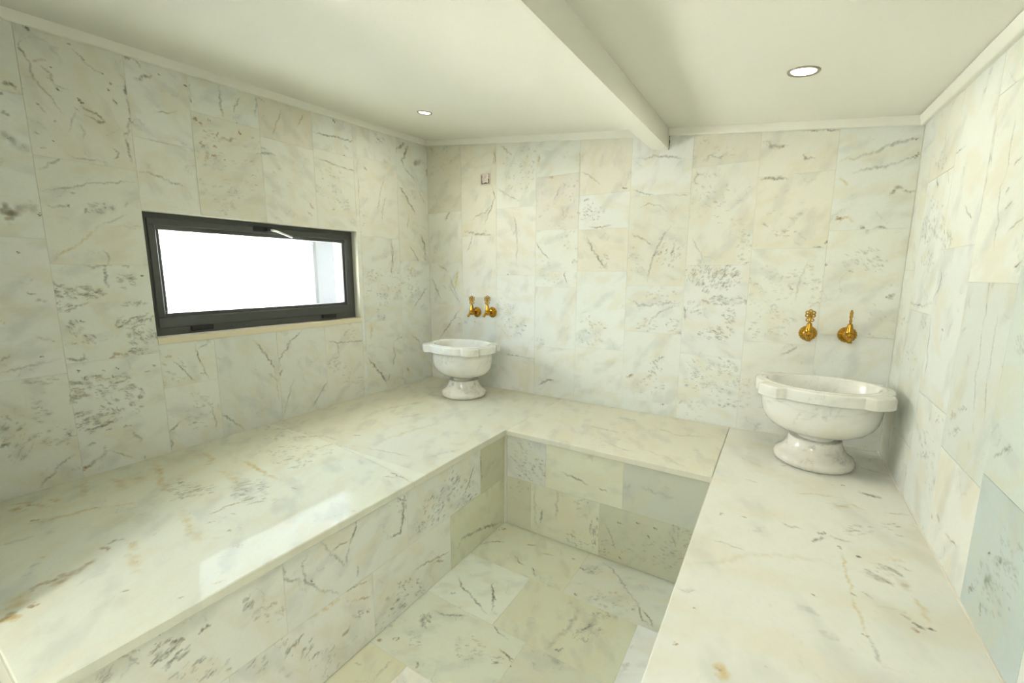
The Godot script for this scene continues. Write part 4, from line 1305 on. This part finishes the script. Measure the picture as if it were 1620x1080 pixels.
const MARKS_R := [
	["k",40,24,[0.292,1.803,0.101,-0.021,0.016,-0.031],-0.442],["k",40,8,[0.022,1.912,0.087,-0.021,0.01,-0.018],-0.436],["d",40,0.006,[0.294,1.738,0.338,1.699]],
	["g",35,0.008,[0.425,1.745,0.466,1.69]],["d",48,0.008,[0.663,1.588,0.707,1.564,0.744,1.541]],["k",45,40,[0.257,1.554,0.072,-0.006,0.025,-0.046],-0.617],
	["k",36,50,[0.424,1.548,0.09,-0.008,0.022,-0.042],-0.651],["k",36,30,[0.534,1.5,0.054,-0.004,0.013,-0.026],-0.773],
	["k",34,18,[0.346,1.638,0.097,-0.013,0.015,-0.029],-0.466],["g",40,0.007,[0.935,1.775,0.936,1.739,0.937,1.708,0.94,1.659,0.938,1.628]],
	["g",40,0.007,[0.938,1.628,0.92,1.606,0.922,1.555,0.941,1.511,0.938,1.462,0.945,1.436]],["g",35,0.006,[0.797,1.749,0.807,1.697,0.806,1.639,0.801,1.598,0.807,1.541]],
	["g",35,0.005,[1.015,1.661,0.974,1.646]],["d",38,0.005,[1.005,1.553,0.967,1.54]],["g",38,0.004,[1.081,1.511,1.041,1.498,1.006,1.483]],
	["d",38,0.005,[0.954,1.588,0.974,1.593]],["g",28,0.004,[0.474,1.78,0.522,1.786,0.582,1.784]],["g",25,0.008,[0.328,1.91,0.353,1.803,0.337,1.775]],
	["g",28,0.006,[0.81,1.799,0.817,1.725,0.823,1.67]],["k",42,24,[0.335,1.442,0.1,-0.003,0.013,-0.024],-0.386],
	["g",42,0.006,[0.517,1.41,0.546,1.366,0.533,1.336,0.503,1.308,0.485,1.285]],["g",40,0.006,[0.165,1.265,0.288,1.264,0.397,1.266,0.485,1.285]],
	["g",42,0.006,[0.498,1.231,0.504,1.176,0.512,1.117,0.535,1.075,0.523,1.021]],["k",28,14,[0.416,1.2,0.048,0.005,0.015,-0.027],-0.668],
	["k",36,10,[0.125,1.183,0.064,0.006,0.01,-0.016],0.091],["k",28,30,[0.278,1.041,0.126,0.021,0.026,-0.043],-0.351],
	["g",42,0.006,[0.935,1.469,0.944,1.429,0.944,1.383,0.952,1.336,0.961,1.296,0.959,1.242]],["g",34,0.007,[0.959,1.242,0.967,1.185,0.978,1.111]],
	["g",36,0.007,[1.038,1.282,1.037,1.25,1.038,1.212,1.043,1.163,1.046,1.121]],["d",40,0.005,[1.076,1.396,1.105,1.406,1.121,1.412]],
	["g",30,0.006,[0.833,1.314,0.838,1.281]],["d",38,0.005,[0.751,1.273,0.763,1.27]],["d",30,0.006,[0.815,1.22,0.842,1.23]],["g",28,0.005,[0.629,1.204,0.657,1.202]],
	["g",26,0.007,[0.636,1.192,0.639,1.158]],["o",42,0.006,[1.103,1.166,1.123,1.167]],["k",26,16,[1.176,1.23,0.023,0.003,0.01,-0.025],-0.884],
	["k",36,20,[0.664,0.837,0.074,0.025,0.012,-0.023],-0.139],["g",40,0.007,[0.957,1.137,0.976,1.085,0.996,1.023]],["g",40,0.009,[1.033,1.151,1.052,1.089,1.066,1.019]],
	["k",44,10,[0.857,0.973,0.029,0.008,0.005,-0.01],-0.427],["k",40,14,[0.887,0.935,0.046,0.015,0.005,-0.01],0.524],["k",36,8,[0.914,1.011,0.027,0.007,0.003,-0.007],0.263],
	["k",34,14,[0.717,0.928,0.069,0.02,0.008,-0.015],0.568],["d",38,0.008,[1.148,0.957,1.177,0.974,1.207,0.998]],["k",36,8,[1.214,0.997,0.017,0.006,0.002,-0.005],0.344],
	["o",28,0.009,[1.003,1.007,1.02,0.97]],["o",28,0.009,[0.996,0.941,1.006,0.919]],["k",36,8,[0.623,0.767,0.04,0.015,0.004,-0.008],0.354],
	["k",32,10,[0.701,0.796,0.048,0.018,0.006,-0.011],-0.307],["k",22,20,[0.747,0.738,0.046,0.019,0.023,-0.043],-0.819],["b",40,0.005,[0.816,0.642,0.831,0.634]],
	["g",34,0.005,[0.866,0.667,0.888,0.649]],["b",34,0.005,[0.949,0.649,1.002,0.655,1.04,0.661]],["d",40,0.016,[1.15,0.609,1.17,0.623]],
	["b",34,0.011,[1.157,0.613,1.176,0.628]],["d",42,0.017,[1.217,0.662,1.229,0.686,1.246,0.714]],["d",42,0.017,[1.25,0.754,1.279,0.765]],
	["d",40,0.013,[1.22,0.62,1.231,0.594]],["k",34,60,[1.266,0.701,0.08,0.053,0.023,-0.054],-0.095],["k",30,30,[1.3,0.791,0.056,0.034,0.012,-0.029],-0.176],
	["d",38,0.006,[1.211,0.744,1.224,0.748]],
]
const MARKS_T := [
	["o",42,0.035,[0.113,2.295,0.156,2.286]],["o",40,0.03,[0.133,2.206,0.167,2.195]],["b",42,0.015,[0.116,2.262,0.142,2.258]],
	["o",34,0.018,[0.083,2.323,0.076,2.3,0.09,2.263,0.213,2.223]],["o",32,0.014,[0.279,2.286,0.302,2.258,0.322,2.234]],["b",36,0.014,[0.274,2.285,0.288,2.271]],
	["o",36,0.016,[0.343,2.198,0.335,2.173,0.35,2.146]],["o",34,0.014,[0.388,2.112,0.407,2.085,0.429,2.045]],
	["o",32,0.016,[0.276,2.312,0.315,2.255,0.335,2.191,0.336,2.155,0.384,2.111]],["o",34,0.025,[0.106,2.027,0.257,2.034,0.257,2.013]],["o",36,0.02,[0.187,1.988,0.208,1.96]],
	["o",42,0.025,[0.047,1.867,0.229,1.913,0.342,1.937,0.445,1.959]],["o",38,0.024,[0.606,1.975,0.719,2.008,0.812,2.028,0.898,2.031]],["o",25,0.02,[0.034,2.097,0.223,2.14]],
	["b",55,0.014,[0.658,2.203,0.706,2.2]],["g",40,0.012,[0.663,2.194,0.647,2.173,0.673,2.152]],["o",28,0.027,[0.684,2.152,0.829,2.18,0.916,2.194]],
	["b",45,0.027,[0.735,2.356,0.735,2.33,0.742,2.304]],["b",42,0.023,[0.773,2.338,0.767,2.31,0.749,2.277]],["b",42,0.016,[0.748,2.305,0.741,2.27,0.718,2.235]],
	["b",45,0.022,[0.824,2.431,0.837,2.415]],["o",45,0.034,[0.737,2.39,0.817,2.405]],["o",45,0.026,[0.824,2.431,0.858,2.414]],["b",48,0.015,[0.822,2.383,0.836,2.375]],
	["g",22,0.018,[0.384,2.369,0.398,2.333,0.421,2.297]],["g",45,0.005,[0.953,2.245,0.962,2.232]],["o",26,0.013,[0.58,2.317,0.581,2.308]],
	["g",22,0.01,[1.101,2.176,1.112,2.165]],["k",45,70,[0.479,1.895,0.069,-0.043,0.061,0.025],-1.128],["d",34,0.013,[0.521,1.972,0.495,1.917,0.524,1.866]],
	["b",30,0.018,[0.515,1.966,0.535,1.933]],["k",36,60,[0.67,1.774,0.054,-0.034,0.09,0.046],-0.896],
	["b",42,0.01,[0.729,1.96,0.738,1.928,0.731,1.887,0.746,1.829,0.764,1.768]],["b",40,0.01,[0.78,1.847,0.807,1.791]],["o",42,0.021,[0.131,1.708,0.252,1.722,0.297,1.751]],
	["o",38,0.019,[0.393,1.77,0.446,1.763]],["b",40,0.01,[0.283,1.768,0.293,1.739]],["o",42,0.017,[0.38,1.655,0.476,1.665,0.589,1.672]],
	["o",26,0.027,[0.434,1.757,0.571,1.768,0.662,1.821]],["b",42,0.009,[0.889,1.957,0.903,1.956]],["b",36,0.008,[0.793,1.908,0.81,1.893]],
	["b",34,0.01,[0.79,1.972,0.802,1.956]],["o",28,0.009,[0.897,2.011,0.921,1.982]],["b",26,0.011,[1.003,1.993,1.009,1.976]],["o",30,0.013,[1.123,2.107,1.133,2.08]],
	["k",42,50,[0.246,1.375,0.096,-0.061,0.083,0.049],-0.321],["k",46,60,[0.481,1.467,0.127,-0.08,0.057,0.036],-0.855],
	["k",46,46,[0.581,1.547,0.064,-0.041,0.051,0.031],-1.04],["k",36,20,[0.048,1.327,0.068,-0.043,0.074,0.042],-0.567],
	["o",45,0.016,[0.394,1.666,0.49,1.663,0.615,1.679,0.698,1.665]],["b",30,0.016,[0.31,1.374,0.411,1.29]],["b",40,0.01,[0.536,1.415,0.549,1.318]],
	["d",36,0.01,[0.535,1.191,0.578,1.172]],["g",30,0.015,[0.385,1.286,0.528,1.274]],["b",45,0.008,[1.0,1.381,1.103,1.396,1.167,1.405]],
	["b",42,0.01,[1.023,1.428,1.081,1.402]],["g",34,0.008,[0.795,1.687,0.829,1.678]],["k",40,50,[0.692,1.787,0.056,-0.035,0.075,0.038],-0.891],
	["o",26,0.014,[0.817,1.772,0.838,1.766]],["g",28,0.007,[0.709,1.271,0.823,1.25,0.99,1.226]],["g",20,0.03,[0.334,0.836,0.374,0.692,0.431,0.527]],
	["g",20,0.022,[0.525,0.876,0.599,0.75]],["g",18,0.027,[1.047,1.19,1.127,1.04]],["g",18,0.032,[1.039,1.025,1.1,0.968]],
	["k",30,20,[0.178,0.061,0.081,-0.052,0.099,0.115],0.008],["k",26,14,[0.221,0.451,0.087,-0.056,0.108,0.109],-0.571],["o",18,0.025,[0.72,1.191,0.741,0.975,0.797,0.802]],
	["g",22,0.019,[0.308,0.395,0.503,0.414]],["b",22,0.015,[0.629,0.333,0.743,0.294]],["g",22,0.021,[1.513,0.4,1.631,0.415,1.699,0.415]],
	["k",28,20,[1.654,0.401,0.067,-0.043,0.024,0.07],-0.059],["k",26,24,[1.669,0.593,0.093,-0.059,0.019,0.053],0.076],["g",22,0.014,[1.624,0.544,1.751,0.614,1.848,0.621]],
	["g",18,0.016,[1.802,0.216,1.959,0.291,2.127,0.224]],["o",18,0.014,[1.831,0.563,1.978,0.604,2.087,0.683]],["g",22,0.017,[1.624,0.183,1.721,0.171]],
	["b",24,0.012,[1.5,0.041,1.544,-0.017]],["k",20,16,[1.168,0.13,0.135,-0.086,0.046,0.093],-0.569],["d",52,0.008,[2.24,1.003,2.245,0.985,2.254,0.986]],
	["d",42,0.008,[2.304,0.97,2.323,0.967]],["d",44,0.012,[2.418,0.939,2.453,0.955,2.484,0.948]],["d",46,0.015,[2.523,0.955,2.545,0.934]],
	["d",48,0.011,[2.502,1.01,2.526,0.995,2.537,0.961]],["g",36,0.012,[2.549,0.953,2.584,0.952,2.612,0.952]],["d",52,0.009,[2.573,0.995,2.581,1.01]],
	["o",40,0.009,[2.577,1.028,2.58,1.109,2.584,1.191,2.582,1.231]],["b",48,0.008,[2.58,1.228,2.589,1.232]],["o",42,0.008,[2.581,1.241,2.585,1.283,2.592,1.353,2.594,1.381]],
	["b",46,0.008,[2.586,1.38,2.596,1.382]],["g",36,0.008,[2.594,1.381,2.605,1.417,2.609,1.467]],["d",50,0.011,[2.617,1.028,2.624,1.029]],
	["b",38,0.008,[2.49,1.289,2.502,1.291]],["b",44,0.008,[2.217,1.643,2.226,1.639]],["o",34,0.034,[2.31,1.654,2.319,1.658]],["b",26,0.01,[2.307,1.659,2.317,1.657]],
	["g",28,0.007,[2.236,1.171,2.287,1.172,2.333,1.176]],["o",14,0.017,[2.197,1.328,2.278,1.27,2.359,1.177,2.439,1.14,2.56,1.099]],
	["g",30,0.006,[2.19,1.454,2.213,1.454,2.232,1.437]],["b",30,0.006,[2.235,1.505,2.242,1.504]],["o",34,0.009,[2.457,0.683,2.529,0.651,2.599,0.632,2.64,0.626]],
	["d",40,0.014,[2.691,0.555,2.722,0.545,2.748,0.548]],["d",50,0.009,[2.628,0.501,2.638,0.505]],["o",22,0.018,[2.585,0.725,2.635,0.675,2.685,0.679]],
	["g",30,0.008,[2.595,0.896,2.639,0.86]],["g",26,0.009,[2.296,0.655,2.344,0.659]],["d",30,0.007,[2.411,0.422,2.444,0.414]],["g",34,0.01,[2.709,0.26,2.781,0.277]],
	["b",28,0.004,[2.393,1.596,2.399,1.598]],["d",42,0.02,[2.679,0.525,2.705,0.543,2.743,0.552]],["o",32,0.012,[2.572,0.7,2.622,0.699,2.637,0.704]],
	["b",34,0.009,[2.735,0.671,2.767,0.662,2.81,0.645]],["g",36,0.01,[2.736,0.822,2.759,0.819]],["k",34,22,[2.64,0.857,0.042,-0.026,-0.004,0.033],-0.276],
	["d",54,0.007,[2.617,1.026,2.624,1.028]],["b",42,0.015,[2.635,1.114,2.667,1.115,2.689,1.128]],["d",42,0.014,[2.678,1.045,2.701,1.054,2.717,1.075]],
	["b",42,0.021,[2.704,1.084,2.714,1.111,2.718,1.134]],["d",45,0.014,[2.642,1.122,2.674,1.124]],["b",34,0.008,[2.603,1.206,2.628,1.222]],
	["b",46,0.008,[2.679,1.249,2.693,1.264]],["d",52,0.014,[2.698,1.274,2.71,1.283]],["d",54,0.011,[2.723,1.275,2.733,1.275]],
	["o",36,0.013,[2.717,1.158,2.726,1.205,2.726,1.254]],["b",36,0.012,[2.691,1.295,2.706,1.302]],["k",30,40,[2.675,1.066,0.05,-0.031,-0.006,0.04],0.468],
	["o",20,0.022,[2.694,0.996,2.73,0.984]],["k",30,12,[2.73,0.77,0.032,-0.02,-0.004,0.028],-0.562],
]
const MARKS_FL := [
	["d",48,0.007,[0.925,0.514,0.915,0.446,0.906,0.323]],["g",26,0.02,[0.862,0.385,0.771,0.404]],["k",55,60,[1.084,0.363,-0.115,-0.052,0.002,-0.074],2.809],
	["k",52,40,[1.255,0.36,-0.065,-0.032,0.002,-0.069],2.503],["k",52,16,[1.117,0.464,-0.036,-0.015,0.001,-0.036],2.503],["d",45,0.009,[1.066,0.318,1.007,0.38,0.966,0.453]],
	["d",50,0.01,[1.433,0.473,1.442,0.419,1.458,0.353,1.534,0.369]],["k",55,20,[1.44,0.451,-0.033,-0.016,0.002,-0.041],-1.726],
	["d",44,0.008,[1.476,0.51,1.426,0.481,1.372,0.455]],["k",50,14,[1.348,0.327,-0.029,-0.015,0.001,-0.033],-2.654],["d",48,0.009,[1.661,0.512,1.674,0.472,1.697,0.437]],
	["g",44,0.008,[1.697,0.437,1.709,0.398,1.712,0.361]],["g",42,0.009,[1.797,0.512,1.773,0.459,1.739,0.406,1.712,0.361]],
	["d",42,0.007,[1.764,0.449,1.735,0.459,1.696,0.455]],["g",44,0.009,[1.841,0.503,1.869,0.469,1.865,0.414,1.818,0.347,1.737,0.278]],
	["g",40,0.009,[1.982,0.499,1.926,0.455,1.873,0.415]],["g",36,0.007,[1.929,0.506,1.929,0.465]],["d",50,0.005,[1.844,0.401,1.839,0.39]],
	["g",36,0.008,[1.661,0.339,1.674,0.299]],["g",40,0.008,[1.737,0.278,1.666,0.264,1.611,0.247]],["b",32,0.008,[1.7,0.219,1.615,0.183]],
	["k",45,8,[1.678,0.153,-0.021,-0.016,0.001,-0.014],-2.503],["b",36,0.013,[1.635,0.136,1.63,0.127]],["d",44,0.016,[1.748,0.122,1.711,0.128]],
	["k",50,26,[1.402,0.075,-0.072,-0.049,0.001,-0.034],-2.547],["k",46,20,[1.498,0.074,-0.052,-0.037,0.002,-0.032],-2.925],
	["d",46,0.009,[1.385,0.15,1.31,0.133,1.247,0.118,1.163,0.098]],["d",44,0.009,[1.264,0.104,1.198,0.076]],
	["d",38,0.015,[1.109,0.086,1.071,0.115,0.972,0.094,0.865,0.064,0.723,0.018]],["k",44,20,[1.54,0.017,-0.063,-0.048,0.002,-0.042],-3.109],
	["k",44,30,[1.905,0.207,-0.048,-0.04,0.003,-0.042],2.403],["d",44,0.012,[1.901,0.155,1.874,0.181]],["d",44,0.012,[1.861,0.124,1.838,0.128]],
	["d",40,0.011,[1.941,0.211,1.912,0.222]],["k",38,20,[1.827,0.086,-0.054,-0.047,0.004,-0.054],2.457],["k",32,14,[1.97,0.378,-0.028,-0.021,0.003,-0.031],-2.507],
	["o",26,0.012,[1.867,0.275,1.805,0.266,1.729,0.258]],["d",42,0.013,[2.152,0.447,2.134,0.461]],["d",38,0.013,[2.214,0.47,2.196,0.469]],
	["k",44,36,[2.218,0.447,-0.032,-0.027,0.003,-0.031],2.876],["d",44,0.008,[2.236,0.513,2.221,0.515]],["k",42,10,[2.034,0.451,-0.012,-0.009,0.001,-0.014],2.305],
	["d",42,0.009,[2.027,0.386,2.004,0.388]],["k",36,18,[2.031,0.259,-0.038,-0.033,0.003,-0.029],2.692],["k",34,26,[2.165,0.361,-0.063,-0.055,0.003,-0.032],2.606],
	["k",36,10,[2.286,0.498,-0.016,-0.014,0.002,-0.017],-2.439],["k",32,12,[2.34,0.496,-0.015,-0.013,0.002,-0.022],2.484],
	["d",38,0.007,[2.261,0.444,2.232,0.452,2.203,0.448]],
]
const MARKS_FB := [
	["k",52,60,[1.326,0.357,0.087,0.022,0.001,-0.055],-0.082],["g",42,0.012,[1.227,0.493,1.273,0.455]],["k",40,24,[1.227,0.472,0.075,0.017,0.001,-0.083],-0.488],
	["b",36,0.01,[1.18,0.405,1.227,0.375]],["d",44,0.01,[1.489,0.386,1.57,0.374,1.636,0.36]],["b",40,0.007,[1.686,0.355,1.736,0.35]],["d",40,0.01,[1.381,0.151,1.375,0.064]],
	["k",44,14,[1.6,0.258,0.032,0.01,0.001,-0.033],0.291],["g",26,0.015,[1.464,0.285,1.468,0.109]],["g",24,0.013,[1.335,0.263,1.345,0.04]],
	["k",26,16,[1.229,0.205,0.062,0.018,0.001,-0.072],0.279],["k",54,34,[1.676,0.125,0.025,0.009,0.002,-0.065],-1.535],
	["k",40,14,[1.539,0.05,0.054,0.019,0.001,-0.034],-0.221],["b",34,0.015,[1.552,0.069,1.566,0.053]],["k",40,14,[1.62,0.038,0.077,0.028,0.001,-0.027],-0.012],
	["d",46,0.01,[1.877,0.237,1.888,0.232]],["b",42,0.012,[1.79,0.208,1.814,0.207]],["d",44,0.01,[1.93,0.187,1.941,0.185]],["d",44,0.009,[1.955,0.238,1.966,0.234]],
	["g",40,0.01,[1.73,0.182,1.764,0.116,1.785,0.058]],["k",44,14,[1.735,0.053,0.037,0.013,0.002,-0.039],0.352],["b",42,0.013,[1.798,0.031,1.816,0.029]],
	["k",48,18,[2.047,0.228,0.025,0.009,0.003,-0.047],-1.348],["k",44,14,[2.098,0.234,0.03,0.01,0.002,-0.035],0.339],
	["k",34,40,[1.956,0.122,0.126,0.047,0.003,-0.061],-0.035],["k",34,16,[2.045,0.082,0.051,0.02,0.003,-0.048],0.374],["g",22,0.014,[1.874,0.413,2.047,0.404]],
]
const MARKS_G := [
	["b",42,0.023,[1.166,0.765,1.188,0.742]],["d",40,0.009,[1.152,0.927,1.183,0.883,1.244,0.837]],["d",40,0.009,[1.352,0.801,1.399,0.783]],
	["g",40,0.008,[1.437,0.834,1.518,0.797]],["d",38,0.008,[1.346,0.906,1.398,0.945,1.424,0.943]],["d",46,0.01,[1.597,0.777,1.61,0.776]],
	["d",46,0.01,[1.649,0.815,1.686,0.826]],["d",52,0.01,[1.703,0.989,1.713,0.994]],["g",45,0.01,[1.729,0.723,1.785,0.743,1.829,0.782,1.875,0.828,1.926,0.877,1.979,0.92]],
	["d",48,0.009,[1.979,0.92,2.016,0.958,2.043,0.989]],["d",46,0.008,[1.954,0.904,1.986,0.967,2.017,0.987]],["k",38,16,[1.723,0.796,0.033,-0.021,0.01,0.027],-0.561],
	["k",30,24,[1.827,0.951,0.054,-0.034,0.019,0.053],-0.561],["k",32,14,[1.919,0.926,0.035,-0.022,0.011,0.036],-0.561],["g",22,0.023,[1.791,0.973,1.805,0.931]],
	["d",44,0.008,[1.36,1.127,1.395,1.165,1.425,1.214]],["d",42,0.013,[1.414,1.199,1.431,1.199]],["d",38,0.006,[1.466,0.937,1.506,0.985]],
	["g",38,0.018,[1.75,1.053,1.755,1.131,1.753,1.19,1.739,1.261,1.729,1.31]],["g",34,0.026,[1.803,1.041,1.834,1.082,1.819,1.149]],
	["d",44,0.009,[1.792,1.184,1.808,1.156,1.831,1.094]],["d",44,0.009,[1.757,1.297,1.783,1.268]],["g",34,0.021,[1.732,1.316,1.77,1.325,1.814,1.321]],
	["k",36,22,[1.867,1.021,0.051,-0.032,0.009,0.025],0.043],["k",36,34,[1.819,1.149,0.044,-0.027,0.018,0.043],-1.277],["d",42,0.007,[1.585,1.4,1.617,1.405,1.656,1.412]],
	["d",42,0.007,[1.65,1.435,1.655,1.436]],["k",36,8,[1.598,1.441,0.02,-0.013,0.007,0.011],-0.56],["d",44,0.007,[1.44,1.29,1.486,1.31,1.535,1.336,1.586,1.345]],
	["g",26,0.017,[1.991,1.256,1.998,1.222,2.008,1.199]],["o",34,0.009,[1.687,1.341,1.694,1.34]],["d",42,0.009,[1.194,1.168,1.263,1.218,1.353,1.248,1.444,1.287]],
	["d",38,0.009,[1.257,1.389,1.312,1.377,1.389,1.329]],["k",48,20,[1.249,1.439,0.021,-0.013,0.026,0.027],0.433],["d",36,0.018,[1.258,1.477,1.231,1.42]],
	["b",46,0.013,[1.208,1.577,1.232,1.562]],["d",42,0.009,[1.241,1.276,1.261,1.259]],["k",34,26,[1.471,1.451,0.047,-0.029,0.032,0.041],-0.56],
	["d",40,0.009,[1.365,1.136,1.417,1.192,1.454,1.265]],["d",40,0.008,[1.578,1.397,1.618,1.408,1.653,1.422]],["k",32,10,[1.275,1.535,0.024,-0.015,0.031,0.032],-0.56],
	["d",38,0.01,[1.355,1.597,1.38,1.616]],["d",36,0.008,[1.174,1.724,1.199,1.712]],["b",34,0.017,[1.165,1.611,1.179,1.606]],
	["k",44,10,[1.149,1.516,0.025,-0.016,0.018,0.017],-0.56],["g",34,0.01,[1.277,1.725,1.277,1.681,1.28,1.638]],
]
